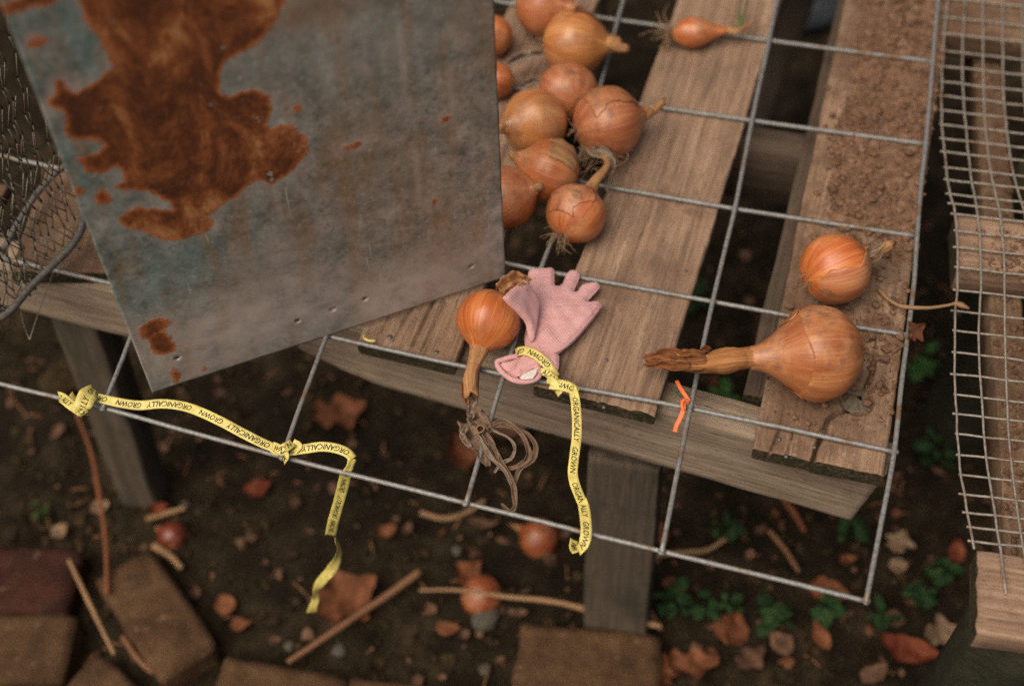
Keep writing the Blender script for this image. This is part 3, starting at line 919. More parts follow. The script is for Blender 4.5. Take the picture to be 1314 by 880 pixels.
# ------------------------------------------------------------------ onions
ROUND = [(-.93, .0), (-.93, .16), (-.82, .52), (-.52, .85), (-.1, 1.0), (.3, .95), (.6, .76), (.82, .48), (.98, .28), (1.12, .19)]
TAPER = [(-.97, .0), (-.95, .2), (-.82, .55), (-.47, .88), (-.02, 1.0), (.34, .94), (.64, .70), (.95, .45), (1.22, .30), (1.45, .235)]
LONG = [(-1.55, .0), (-1.5, .22), (-1.2, .62), (-.7, .92), (-.1, 1.0), (.4, .9), (.9, .65), (1.3, .42), (1.7, .3), (1.9, .26)]
ON_N = [0]
big_strips = []
def onion(label, c, rpx, nk, mat, prof=ROUND, neck_px=None, neck_r=.19, neck_mat=None, group=None, z0=ZS, zc=None, roots=14, root_len=.014,
          flap=None, flap_mat=None, name='onion', ragged=.006, nseg=30, neck_rs=None, flap2=None, squash=1.0, root_mat=None):
    """c: centre in the survey; nk: survey point (px, py, z) towards which the neck points"""
    ON_N[0] += 1
    sd = ON_N[0] * 7.31
    rpx = rpx * 1.06
    R = rpx / 1150.0
    for _ in range(4):
        cc = P(c[0], c[1], (z0 + R * .97) if zc is None else zc)
        R = rpx / pxm(cc)
    ax = (P(*nk) - cc).normalized()
    s1 = ax.cross(Vector((.3, .2, 1))).normalized(); s2 = ax.cross(s1)
    t = thing(name, (cc.x, cc.y, cc.z - R), label, 'onion', group)
    m, n = 44, 40
    prf = cat(prof, m)
    V, F, UV = [], [], []
    def surf(a_, ph, lift=0.0):
        a_, r_ = a_
        lump = 1 + .06 * nz(math.cos(ph) * 1.1 + sd, math.sin(ph) * 1.1, a_ * 1.2) + .012 * nz(math.cos(ph) * 4 + sd, math.sin(ph) * 4, a_ * 1.1) + .004 * nz(math.cos(ph) * 16 + sd, math.sin(ph) * 16, a_ * .8)
        r = R * r_ * lump + lift
        return cc + ax * (a_ * R * squash + lift * .3) + (s1 * math.cos(ph) + s2 * math.sin(ph)) * r
    for i in range(m):
        for k in range(n):
            ph = 2 * PI * k / n
            V.append(surf(prf[i], ph)); UV.append((k / n if k / n < .5 else 1 - k / n, i / m))
    for i in range(m - 1):
        for k in range(n):
            k2 = (k + 1) % n
            F.append((i * n + k, i * n + k2, (i + 1) * n + k2, (i + 1) * n + k))
    F.append(tuple((m - 1) * n + k for k in range(n)))
    bulb = mesh('bulb', V, F, mat, t, uv=UV)
    # dry neck
    start = cc + ax * (prf[-1][0] * R * squash * .86)
    pts = [start, cc + ax * (prf[-1][0] * R * squash * 1.08)] + [P(*q) for q in (neck_px or [nk])]
    A = cat(pts, nseg)
    r0 = prf[-1][1] * R * 1.05
    rr = neck_rs or [1.0, .85, .8, .75, .7]
    rads = np.interp(np.linspace(0, 1, nseg), np.linspace(0, 1, len(rr)), np.array(rr) * r0)
    Vn, Fn, Un = tube(A, list(rads), 14, cap=False, ragged=ragged, wrinkle=.35, seed=sd, rough=.06)
    ctr = len(Vn)
    Vn.append(Vector(A[-1]) - (Vector(A[-1]) - Vector(A[-2])).normalized() * .004); Un.append((0, 1))
    Fn += [((nseg - 1) * 14 + k, (nseg - 1) * 14 + (k + 1) % 14, ctr) for k in range(14)]
    mesh('neck', Vn, Fn, neck_mat or M_neck, t, uv=Un)
    # roots
    if roots:
        b = Buf()
        base = cc - ax * (abs(prf[0][0]) * R * squash * .98)
        for q in range(roots):
            a = rnd.random() * 2 * PI; rad = R * .14 * rnd.random() ** .5
            p = base + (s1 * math.cos(a) + s2 * math.sin(a)) * rad
            d = (-ax + (s1 * math.cos(a) + s2 * math.sin(a)) * rnd.uniform(.2, 1.2)).normalized()
            L = root_len * rnd.uniform(.5, 1.2)
            pp = [p]
            for k in range(4):
                d = (d + Vector((rnd.uniform(-.6, .6), rnd.uniform(-.6, .6), rnd.uniform(-.7, .4)))).normalized()
                pp.append(pp[-1] + d * L / 4)
            b.add(*tube(cat(pp, 7), [.0006, .0006, .0005, .0005, .0004, .0004, .0003], 4))
        mesh('roots', b.V, b.F, root_mat or M_root, t, uv=b.UV)
    # loose papery skin
    for fl in (flap, flap2):
        if not fl: continue
        (ph0, ph1, t0, t1, lift, curl) = fl
        na, nb_ = 30, 26
        Vf, Ff, Uf = [], [], []
        for i in range(nb_ + 1):
            for k in range(na + 1):
                v = i / nb_; w = k / na
                tt = t0 + (t1 - t0) * (v + (.16 * nz(w * 3 + sd, 2) + .035 * nz(w * 12 + sd, 4)) * (v if v > .5 else 0) * 1.4)
                e0 = .26 * nz(v * 2.5 + sd, 5) + .05 * nz(v * 11 + sd, 9)
                ph = ph0 + (ph1 - ph0) * (w + e0 * (1 if w > .5 else -1) * abs(w - .5) * 2)
                ii = np.clip(tt * (m - 1), 0, m - 1.001); i0 = int(ii); fr = ii - i0
                pr = prf[i0] * (1 - fr) + prf[i0 + 1] * fr
                edge = max(abs(w - .5) * 2, abs(v - .5) * 2) ** 6
                Vf.append(surf(pr, ph, lift + curl * edge * (.6 + .8 * nz(v * 5, w * 5, sd)))); Uf.append((ph / (2 * PI), tt * 1.0))
        for i in range(nb_):
            for k in range(na):
                a = i * (na + 1) + k
                Ff.append((a, a + 1, a + na + 2, a + na + 1))
        fo = mesh('loose_skin', Vf, Ff, flap_mat or M_onD, t, uv=Uf)
        md = fo.modifiers.new('thickness', 'SOLIDIFY'); md.thickness = .0004; md.offset = -1
    return t, cc, R, ax

GRP = 'onions heaped beside the metal sheet'
onion('large papery onion with a long thick brown neck, on the right slat', (1048, 453), 57, (930, 462, .045), M_onD, TAPER,
      [(944, 461, .046), (920, 464, .041), (900, 466, .038), (870, 463, .032), (850, 461, .026)], neck_rs=[1.0, .95, .98, .84, .9, .8, .7], neck_mat=M_neckh,
      roots=20, root_len=.012, flap=(2.6, 5.6, .12, .62, .0007, .0012), flap_mat=M_onD, ragged=.008, flap2=(5.7, 8.4, .15, .7, .0005, .0022), nseg=44)
onion('round onion half covered by dusty peeling skin, behind the large papery onion', (1072, 345), 44, (1120, 325, .03), M_onE, ROUND,
      [(1120, 327, .034), (1134, 318, .034), (1140, 315, .034)], neck_rs=[1.0, .9, .75, .8], roots=16, root_len=.010,
      flap=(-.9, 2.3, .05, .93, .0008, .0016), flap_mat=M_onB, ragged=.008)
onion('shiny orange onion lying between the metal sheet and the pink glove', (627, 411), 39, (608, 470, .012), M_onE, ROUND,
      [(606, 475, .014), (604, 490, .010), (605, 505, .008)], neck_rs=[1.5, 1.25, 1.1, 1.15, 1.1], roots=16, root_len=.012, ragged=.012, neck_mat=M_neck)
onion('onion cut off by the top edge of the photo, topmost of the heap', (700, 10), 37, (748, 12, .05), M_onB, ROUND, [(744, 14, .05)], group=GRP, roots=6)
onion('glossy golden onion with its twisted neck out over the dark gap', (738, 56), 41, (790, 58, .04), M_onC, ROUND,
      [(782, 56, .045), (795, 62, .040), (803, 63, .038)], neck_rs=[1.5, 1.1, .8, .6], group=GRP, flap=(3.2, 4.6, .5, .95, .001, .003), flap_mat=M_onR)
onion('dull brownish onion behind two bigger ones, below the glossy golden onion', (728, 120), 37, (700, 100, .0), M_onB, ROUND, [(705, 105, .0)], group=GRP, roots=8)
onion('pale smooth onion against the metal sheet edge, neck hidden behind the sheet', (686, 158), 41, (650, 162, .045), M_onC, ROUND, [(646, 160, .04)], group=GRP, roots=6)
onion('smudged onion whose dry neck points right over a wire of the panel', (780, 158), 44, (835, 142, .035), M_onB, ROUND,
      [(828, 148, .034), (842, 140, .034), (850, 132, .036)], neck_rs=[1.1, .8, .55, .5], group=GRP, flap=(3.7, 5.0, .3, .9, .0008, .001), flap_mat=M_onD)
onion('onion with a pale peeling patch of skin in the middle of the heap', (704, 220), 39, (660, 200, .045), M_onA, ROUND, [(668, 204, .045)], group=GRP, roots=6,
      flap=(4.2, 5.2, .25, .62, .001, .002), flap_mat=M_neck)
onion('onion with root tuft in front and a thin neck bent back, nearest of the heap', (739, 274), 37, (763, 235, .036), M_onA, ROUND,
      [(766, 230, .040), (776, 218, .040), (780, 208, .036), (772, 200, .03)], neck_rs=[1.3, .8, .55, .5, .45], group=GRP, roots=36, root_len=.022, flap=(3.4, 4.9, .3, .9, .0006, .0008), flap_mat=M_onB)
onion('onion with sunken side half hidden by the metal sheet, left of the nearest onion', (651, 253), 38, (690, 240, .05), M_onA, ROUND, [(684, 244, .048)], group=GRP, roots=4, ragged=.004)
onion('onion showing only as a sliver past the sheet edge, level with the dull brownish onion', (637, 104), 22, (600, 100, .03), M_onA, ROUND, None, group=GRP, roots=6)
onion('onion showing only as a sliver past the sheet edge, level with the glossy golden onion', (632, 46), 25, (590, 40, .03), M_onA, ROUND, None, group=GRP, roots=6)
onion('small slim onion lying across a wire on the middle slat, at the top', (893, 42), 19, (950, 38, .016), M_onA, LONG,
      [(945, 40, .016), (965, 30, .014)], neck_rs=[1.0, .8, .5, .3], roots=34, root_len=.03, ragged=.008)
big = [o for o in COL.objects if o.get('label', '').startswith('large papery')][0]
V, F, UV = tube(cat([P(*q) for q in [(908, 462, .041), (895, 464, .038), (880, 462, .034), (862, 461, .030), (848, 460, .026), (838, 461, .024)]], 34), list(np.interp(np.linspace(0, 1, 34), [0, .1, .3, .6, .85, 1], [.0095, .0105, .0112, .0105, .009, .006])), 18, cap=False, ragged=.012, wrinkle=.55, rough=.16, seed=4.4)
mesh('withered_neck_tip', V, F, M_neckd, big, uv=UV)
for pts_, w_ in (([(905, 455, .050), (890, 452, .052), (872, 455, .046)], .008), ([(880, 458, .046), (862, 452, .042), (843, 456, .034), (836, 458, .03)], .010), ([(885, 468, .046), (866, 470, .040), (848, 468, .032), (838, 472, .028)], .010), ([(912, 450, .046), (905, 447, .052), (897, 453, .050)], .007)):
    big_strips.append((pts_, w_))
# sprout and root threads of the slim onion
def thread(b, px, r=.0006, n=14):
    A = cat([P(*q) for q in px], n)
    b.add(*tube(A, list(np.linspace(r, r * .5, n)), 5))
sp = [o for o in COL.objects if o.get('label', '').startswith('small slim')][0]
b = Buf()
thread(b, [(948, 40, .016), (955, 20, .022), (958, 5, .026), (962, -12, .02)], .0016)
thread(b, [(950, 38, .016), (948, 18, .024), (954, -4, .03)], .0013)
mesh('sprout', b.V, b.F, M_green2, sp, uv=b.UV)
b = Buf()
for px in ([(862, 38, .01), (848, 28, .012), (842, 14, .01)], [(862, 36, .01), (852, 20, .014), (858, 4, .006)], [(860, 44, .01), (838, 40, .004), (820, 46, .0)],
           [(945, 36, .014), (935, 15, .02), (915, 2, .02), (900, -8, .02)], [(862, 40, .01), (846, 36, .01), (838, 30, .006)]):
    thread(b, px, .0009)
mesh('root_threads', b.V, b.F, M_root, sp, uv=b.UV)

# dried leaves hanging off the orange onion beside the glove
def strip(pts, w, mat, name, parent, twist=0.0, wrink=.55, fold=.35, n=40, seed=0.0, nrm=None):
    """a creased dry strip: w may be a list; cross-section is a shallow V that curls"""
    A = cat(pts, n)
    P_, T, N = frames(A)
    W = np.interp(np.linspace(0, 1, n), np.linspace(0, 1, len(w)), w)
    V, F, UV = [], [], []
    mm = 6
    for i in range(n):
        nv = toview(P_[i]); nv = (nv - T[i] * nv.dot(T[i])).normalized()
        nv = Matrix.Rotation(twist * i / n + .5 * nz(i * .12, seed), 3, T[i]) @ nv
        sd = T[i].cross(nv)
        for k in range(mm + 1):
            s = k / mm * 2 - 1
            off = fold * W[i] * (abs(s) - .5) + wrink * W[i] * nz(i * .15 + seed, s * 2.3, seed)
            V.append(P_[i] + sd * (s * W[i] * .5 * (1 + .2 * nz(i * .3, s, seed))) + nv * off)
            UV.append((k / mm * .4 + seed, i / n))
    for i in range(n - 1):
        for k in range(mm):
            a = i * (mm + 1) + k
            F.append((a, a + 1, a + mm + 2, a + mm + 1))
    o = mesh(name, V, F, mat, parent, uv=UV)
    md = o.modifiers.new('thickness', 'SOLIDIFY'); md.thickness = .0005
    return o
big2 = [o for o in COL.objects if o.get('label', '').startswith('round onion half')][0]
for k, (pts_, w_) in enumerate([([(1100, 330, .052), (1112, 326, .046), (1124, 320, .042), (1134, 312, .040)], .012), ([(1108, 336, .042), (1122, 330, .036), (1136, 320, .034)], .011), ([(1098, 350, .045), (1108, 356, .036), (1104, 368, .024)], .007), ([(1090, 320, .055), (1106, 318, .046), (1118, 314, .04)], .009)]):
    strip([P(*q) for q in pts_], [w_ * .5, w_, w_ * .8, w_ * .4], M_neckg if k != 3 else M_neck, 'loose_skin', big2, fold=.6, seed=91 + k, n=22)
for k, (pts_, w_) in enumerate(big_strips): strip([P(*q) for q in pts_], [w_ * .6, w_, w_ * .8, w_ * .3], M_neckd, 'loose_skin', big, fold=.7, seed=61 + k, n=24)
on13 = [o for o in COL.objects if o.get('label', '').startswith('shiny orange')][0]
def PZ(l): return [P(*q) for q in l]
strip(PZ([(602, 488, .010), (606, 505, .004), (606, 520, .002), (604, 538, .003)]), [.013, .013, .010, .007], M_neckg, 'withered_leaf', on13, fold=.5, seed=1)
strip(PZ([(598, 490, .010), (597, 505, .007), (600, 520, .003)]), [.010, .008, .003], M_neckd, 'withered_leaf', on13, fold=.4, seed=2)
strip(PZ([(606, 522, .004), (612, 538, .004), (622, 548, .005), (628, 556, .006)]), [.010, .018, .020, .012], M_dryleaf, 'withered_leaf', on13, fold=.5, seed=3)
strip(PZ([(596, 540, .006), (602, 556, .006), (615, 572, .005), (622, 588, .004), (627, 598, .002)]), [.013, .017, .016, .012, .006], M_dryleaf, 'withered_leaf', on13, fold=.6, seed=4)
strip(PZ([(618, 552, .006), (628, 570, .006), (642, 592, .003), (655, 612, -.004), (660, 632, -.014), (661, 654, -.026)]), [.008, .009, .006, .005, .006, .004], M_dryleaf, 'withered_leaf', on13, fold=.6, seed=5)
strip(PZ([(625, 548, .008), (645, 540, .010), (665, 552, .008), (678, 575, .003), (675, 592, .000), (660, 600, -.003), (640, 601, -.004)]), [.005, .0042, .0035, .004, .0065, .005, .003], M_dryleaf, 'withered_leaf', on13, fold=.6, seed=6, n=60)
strip(PZ([(628, 545, .007), (655, 548, .008), (676, 556, .007), (688, 572, .004), (683, 590, .000), (668, 600, -.003), (662, 615, -.008), (660, 640, -.02)]), [.0035, .003, .003, .0042, .006, .0045, .0035, .002], M_dryleaf, 'withered_leaf', on13, fold=.5, seed=7, n=60)
strip(PZ([(622, 556, .009), (630, 570, .008), (636, 586, .004), (640, 596, .002)]), [.006, .008, .007, .003], M_dryleaf, 'withered_leaf', on13, fold=.6, seed=8)
strip(PZ([(612, 556, .010), (622, 575, .010), (634, 590, .006), (648, 604, .000), (656, 622, -.008)]), [.003, .0045, .004, .003, .002], M_neckg, 'withered_leaf', on13, fold=.6, seed=42, n=40)
strip(PZ([(632, 552, .010), (650, 560, .012), (660, 572, .010), (656, 588, .004), (644, 594, .000), (634, 606, -.004)]), [.0025, .002, .0025, .003, .003, .002], M_neckg, 'withered_leaf', on13, fold=.6, seed=43, n=50)
strip(PZ([(598, 548, .010), (594, 560, .008), (604, 574, .006)]), [.004, .006, .003], M_neckg, 'withered_leaf', on13, fold=.6, seed=44, n=24)
strip(PZ([(661, 650, -.02), (655, 656, -.024), (643, 646, -.024)]), [.004, .004, .002], M_dryleaf, 'withered_leaf', on13, fold=.6, seed=9)
V, F, UV = tube(cat(PZ([(619, 553, .006), (617, 551, .013), (616, 550, .016)]), 8), .0046, 14, cap=False, wrinkle=.25, seed=3)
o = mesh('withered_leaf', V, F, M_straw, on13, uv=UV)
o.modifiers.new('thickness', 'SOLIDIFY').thickness = .001
# papery scrap over the onion's root end
strip(PZ([(640, 372, .045), (655, 362, .050), (668, 358, .050), (680, 362, .045)]), [.012, .018, .016, .006], M_neck, 'loose_skin', on13, fold=.7, seed=11)
strip(PZ([(650, 378, .045), (662, 368, .052), (675, 368, .048)]), [.010, .012, .006], M_neck, 'loose_skin', on13, fold=.7, seed=12)

# shrivelled roots and neck scraps in the middle of the heap
def scraps():
    t = thing('onion_scrap', P(780, 200, .01), 'tangle of dry roots and shrivelled neck between the smudged and nearest onions', 'onion scrap')
    b = Buf()
    for i in range(60):
        p = P(770 + rnd.gauss(0, 16), 200 + rnd.gauss(0, 9), .012 + rnd.random() * .022)
        d = Vector((rnd.uniform(-1, 1), rnd.uniform(-1, 1), rnd.uniform(-.5, .5)))
        pp = [p]
        for k in range(4):
            d = (d + Vector((rnd.uniform(-.8, .8), rnd.uniform(-.8, .8), rnd.uniform(-.8, .5)))).normalized()
            pp.append(pp[-1] + d * .006)
        b.add(*tube(cat(pp, 8), .0006, 4))
    mesh('roots', b.V, b.F, M_root, t, uv=b.UV)
    strip(PZ([(738, 172, .02), (752, 186, .024), (764, 198, .03), (775, 200, .034)]), [.004, .008, .010, .006], M_neckg, 'dry_neck', t, seed=21, fold=.7)
    strip(PZ([(768, 190, .036), (780, 198, .036), (786, 214, .028), (779, 232, .012), (779, 246, .004)]), [.006, .009, .008, .006, .003], M_neckg, 'dry_neck', t, seed=22, fold=.7)
    strip(PZ([(650, 84, .02), (668, 74, .024), (690, 70, .028), (702, 72, .028)]), [.006, .014, .012, .005], M_neckg, 'dry_neck', t, seed=23, fold=.7)
    strip(PZ([(668, 112, .02), (684, 105, .024), (700, 108, .026)]), [.004, .010, .005], M_neckg, 'dry_neck', t, seed=24, fold=.7)
scraps()

# dry stalk that reaches from the soil over to the bench
V, F, UV = tube(cat([P(1128, 372, ZS + .004), P(1140, 384, ZS + .006), P(1158, 393, .006), P(1190, 395, .008), P(1215, 392, .010), P(1228, 390, .010), P(1244, 396, .006)], 40), list(np.interp(np.linspace(0, 1, 40), [0, .3, .8, .92, 1], [.0028, .0022, .0016, .0034, .001])), 8, wrinkle=.4)
tag(mesh('dry_stalk', V, F, M_straw, uv=UV), 'thin straw-coloured dry stalk reaching from the right slat to the mesh-topped bench', 'stalk')

# ------------------------------------------------------------------ leaves
def leaf_geo(L, W, lobes=0, curl=.3, seed=0.0, n=12, m=8, teeth=.0):
    V, F = [], []
    for i in range(n + 1):
        u = i / n
        w = W * .5 * (math.sin(PI * min(1, u ** .8 * .98 + .01)) ** .8)
        if lobes: w *= 1 + .45 * math.sin(u * lobes * 2 * PI + .7) * math.sin(PI * u)
        w *= 1 + teeth * nz(u * 22, seed)
        for k in range(m + 1):
            s = k / m * 2 - 1
            x = L * (u - .5)
            y = w * s + .08 * W * nz(u * 3, seed)
            z = curl * (W * .5 * abs(s) ** 1.5 * .6 + L * .18 * (2 * (u - .5)) ** 2) + W * .18 * nz(u * 2.3 + seed, s * 1.6, seed) + .03 * W * nz(u * 9, s * 6, seed)
            V.append((x, y, z))
    for i in range(n):
        for k in range(m):
            a = i * (m + 1) + k
            F.append((a, a + m + 1, a + m + 2, a + 1))
    return V, F

def leaf_obj(name, p, L, W, ang, tilt, mat, parent=None, label=None, cat_=None, group=None, **kw):
    V, F = leaf_geo(L, W, **kw)
    M = Matrix.Translation(Vector(p)) @ Matrix.Rotation(ang, 4, 'Z') @ Matrix.Rotation(tilt, 4, 'X') @ Matrix.Rotation(tilt * .6, 4, 'Y')
    o = mesh(name, V, F, mat, parent, M=M)
    return tag(o, label, cat_, group)

def gp(px, py, dz=0.0):
    p = P(px, py, GZ)
    return Vector((p.x, p.y, ground_h(p.x, p.y) + dz))

DL = 'dead_leaf'
leaves = [
    ((438, 535), .085, .06, .6, M_leaf_o, 'orange-brown dead leaf on the ground, right of the metal sheet corner, below the beam', 2),
    ((592, 592), .075, .05, 2.1, M_leaf_o, 'orange-brown dead leaf on the ground left of the hanging withered onion leaves', 0),
    ((650, 562), .08, .05, .2, M_leaf_b, 'brown dead leaf on the ground just under the beam, below the glove', 0),
    ((445, 775), .10, .07, .9, M_leaf_o, 'large light brown dead leaf on the ground right of the dangling yellow tape end', 2),
    ((290, 778), .035, .03, 2.2, M_leaf_o, 'small orange dead leaf by the right edge of the slanted brick', 0),
    ((310, 803), .03, .025, .3, M_leaf_o, 'small orange dead leaf near the low corner of the slanted brick', 0),
    ((936, 815), .058, .05, 1.4, M_leaf_o, 'round orange-brown dead leaf among the green weeds right of the square paver', 0),
    ((1050, 826), .045, .024, 2.2, M_leaf_o, 'narrow orange leaf standing on edge right of the round dead leaf', 0),
    ((1165, 845), .085, .042, -.15, M_leaf_r, 'pointed red and orange dead leaf low on the right', 0),
    ((1205, 818), .06, .04, .5, M_leaf_t, 'pale tan crumpled leaf above the pointed red leaf', 2),
    ((1153, 700), .04, .035, 1.2, M_leaf_t, 'pale pinkish crumpled leaf right of the wire panel corner', 2),
    ((1150, 733), .03, .025, .4, M_leaf_t, 'small tan leaf right below the pale pinkish crumpled leaf', 0),
    ((1060, 767), .06, .04, .1, M_leaf_o, 'orange leaf behind the front wire near the panel corner', 0),
    ((890, 862), .07, .05, .2, M_leaf_o, 'large brown leaf at the bottom edge right of the square paver', 2),
    ((845, 870), .05, .04, 1.7, M_leaf_o, 'brown leaf touching the right side of the square paver', 2),
    ((960, 855), .05, .035, .9, M_leaf_b, 'dark brown leaf at the bottom edge below the round dead leaf', 2),
    ((1085, 728), .025, .018, .4, M_leaf_o, 'tiny orange leaf above the front wire near the panel corner', 0),
    ((842, 690), .05, .035, 1.9, M_leaf_o, 'orange leaf on the ground right of the table leg', 0),
    ((1226, 712), .04, .025, 1.6, M_leaf_r, 'dark red leaf on the ground left of the lowest bench rail', 0),
    ((332, 632), .045, .03, .6, M_leaf_r, 'dark reddish leaf on the ground below the stretched yellow tape', 0),
    ((206, 660), .03, .02, .6, M_leaf_r, 'small dark red leaf at the foot of the leaning bench leg', 0),
    ((500, 690), .03, .025, .6, M_leaf_o, 'small faint orange leaf on the bare soil in the middle', 0),
    ((575, 810), .035, .02, .2, M_leaf_o, 'small orange leaf below the long pale twig', 0),
    ((1145, 800), .03, .025, .2, M_leaf_b, 'small brown leaf left of the pale tan crumpled leaf', 0),
    ((1120, 870), .045, .03, .9, M_leaf_b, 'brown leaf at the bottom edge left of the pointed red leaf', 0),
    ((130, 655), .03, .022, .9, M_leaf_t, 'small tan leaf on the dark ground left of the leaning bench leg', 0),
    ((80, 688), .028, .024, .9, M_leaf_t, 'pale leaf fragment above the dark red brick', 0),
    ((620, 680), .05, .018, .1, M_leaf_b, 'long brown leaf beneath the front wire of the panel', 0),
    ((600, 745), .05, .04, 1.1, M_leaf_o, 'orange leaf against the fallen onion above the long pale twig', 2),
    ((1000, 830), .04, .03, 2.6, M_leaf_b, 'brown leaf between the round dead leaf and the narrow orange leaf', 0),
]
for i, ((px, py), L, W, a, m_, lab, lobes) in enumerate(leaves):
    leaf_obj(DL, gp(px, py, .012), L, W, a, .25 * math.sin(i * 2.3), m_, None, lab, 'leaf', 'dead leaves on the ground', lobes=lobes, curl=.5 + .4 * math.sin(i), seed=i * 3.7, teeth=.25)
# dead leaf caught on the edge of the right slat
leaf_obj(DL, P(1170, 428, .000), .034, .020, .9, .5, M_leaf_o, None, 'curled brown leaf caught on the right slat edge beside the panel wire', 'leaf', curl=.9, seed=55.0, lobes=2)

# weeds
def weed(px, py, n, size, mat, label):
    n = int(n * 1.6); size *= .95
    p = gp(px, py)
    t = thing('weed', p, label, 'weed', 'green weeds on the ground')
    for k in range(n):
        a = 2 * PI * k / n + rnd.uniform(-.4, .4)
        d = rnd.uniform(.3, 1.0) * size
        q = p + Vector((math.cos(a) * d, math.sin(a) * d, rnd.uniform(.015, .04)))
        ls = rnd.uniform(.45, 1.15)
        V, F = leaf_geo(size * ls * rnd.uniform(.9, 1.3), size * ls * rnd.uniform(.5, 1.0), curl=rnd.uniform(-.5, .4), seed=k * 2.1 + px, n=8, m=6, teeth=.2)
        M = Matrix.Translation(q) @ Matrix.Rotation(a, 4, 'Z') @ Matrix.Rotation(rnd.uniform(-.2, .5), 4, 'Y') @ Matrix.Rotation(rnd.uniform(-.3, .3), 4, 'X')
        mesh('leaf', V, F, mat, t, M=M)
    b = Buf()
    for k in range(n):
        a = 2 * PI * k / n
        b.add(*tube([p - Vector((0, 0, .005)), p + Vector((math.cos(a) * size * .5, math.sin(a) * size * .5, .02))], .0012, 5))
    mesh('stem', b.V, b.F, mat, t)
weed(860, 782, 7, .026, M_green, 'green weed right of the table leg, leftmost of the row of weeds')
weed(905, 790, 4, .022, M_green, 'small green weed just left of the round dead leaf')
weed(938, 786, 5, .022, M_green, 'low green weed right above the round dead leaf')
weed(990, 802, 9, .028, M_green, 'broad green weed between the round dead leaf and the narrow orange leaf')
weed(1052, 800, 6, .026, M_green, 'green weed directly below the panel corner wire')
weed(1127, 803, 3, .034, M_green, 'weed with the largest round green leaf, left of the pale tan leaf')
weed(1175, 775, 8, .024, M_green, 'green weed above the pale tan crumpled leaf')
weed(1205, 745, 6, .022, M_green, 'green weed beside the lowest bench rail')
weed(1195, 590, 5, .03, M_green, 'dim green weed between the table and the mesh-topped bench')
weed(930, 690, 4, .022, M_green, 'faint green weed in the shade behind the front wire')
weed(1090, 690, 4, .026, M_green, 'dim green weed in the shade under the beam corner')
weed(880, 395, 6, .035, M_green, 'dim green weed seen through the gap below the middle slat')
weed(930, 520, 4, .024, M_green2, 'bright weed seen through the gap near the orange twist tie')
weed(1180, 470, 4, .03, M_green2, 'weed on the ground behind the right edge wire')
weed(60, 668, 6, .013, M_green3, 'small yellow-green weed above the dark red brick')

# ------------------------------------------------------------------ bricks and paver
def brick(px, py, ang, L, W, H, mat, label, name='brick', zt=None, tilt=0.0, cat_='brick'):
    zt = GZ + H - .012 if zt is None else zt
    c = P(px, py, zt)
    bm = bmesh.new()
    bmesh.ops.create_cube(bm, size=1)
    bmesh.ops.scale(bm, vec=(L, W, H), verts=bm.verts)
    bmesh.ops.subdivide_edges(bm, edges=bm.edges, cuts=7, use_grid_fill=True)
    bmesh.ops.bevel(bm, geom=[e for e in bm.edges if e.calc_face_angle(0) > 1], offset=.003, segments=2, affect='EDGES')
    for v in bm.verts:
        q = v.co * 30
        v.co += Vector((nz(q.x + px, q.y, q.z), nz(q.x, q.y + px, q.z), nz(q.x, q.y, q.z + px))) * .0034
        q = v.co * 9
        v.co += Vector((nz(q.x + px, q.y, q.z), nz(q.x, q.y + px, q.z), nz(q.x, q.y, q.z + px))) * .003
    me = bpy.data.meshes.new(name); bm.to_mesh(me); bm.free()
    for pl in me.polygons: pl.use_smooth = True
    me.materials.append(mat)
    o = bpy.data.objects.new(name, me)
    place(o, Matrix.Translation(c - Vector((0, 0, H / 2))) @ Matrix.Rotation(ang, 4, 'Z') @ Matrix.Rotation(tilt, 4, 'X'))
    return tag(o, label, cat_, 'bricks and pavers on the ground' if cat_ == 'brick' else None)
def brick_q(q4, H, mat, label, name='brick', cat_='brick'):
    """brick from the four survey corners of its top face"""
    z = GZ + H - .014
    c = [P(*q, z) for q in q4]
    L = ((c[1] - c[0]).length + (c[2] - c[3]).length) / 2
    W = ((c[3] - c[0]).length + (c[2] - c[1]).length) / 2
    d = (c[1] - c[0]) + (c[2] - c[3])
    ctr = sum(c, Vector()) / 4
    ang = math.atan2(d.y, d.x)
    o = brick(0, 0, ang, L, W, H, mat, label, name, zt=z, cat_=cat_)
    o.matrix_basis = Matrix.Translation(ctr - Vector((0, 0, H / 2))) @ Matrix.Rotation(ang, 4, 'Z')
    return o
brick_q([(122, 743), (205, 877), (279, 828), (192, 702)], .055, M_brick, 'brown brick lying at a slant under the upright reddish reed')
brick_q([(-70, 698), (104, 706), (90, 786), (-80, 778)], .055, M_brickr, 'dark red brick at the left edge, upper of the two flat ones')
brick_q([(-80, 786), (98, 790), (82, 874), (-95, 872)], .055, M_brick, 'brown brick at the left edge, below the dark red brick')
brick_q([(78, 884), (128, 838), (230, 925), (170, 990)], .055, M_brick, 'brown brick corner at the bottom edge left of the slanted brick')
brick_q([(284, 838), (440, 872), (425, 960), (262, 930)], .055, M_brick, 'brown brick along the bottom edge right of the slanted brick')
brick_q([(446, 868), (640, 892), (640, 990), (430, 960)], .05, M_brick, 'low brown brick at the bottom edge left of the square paver')
brick_q([(669, 797), (846, 815), (850, 910), (655, 893)], .05, M_brick, 'square brown paver at the foot of the front table leg', 'paver', 'paver')

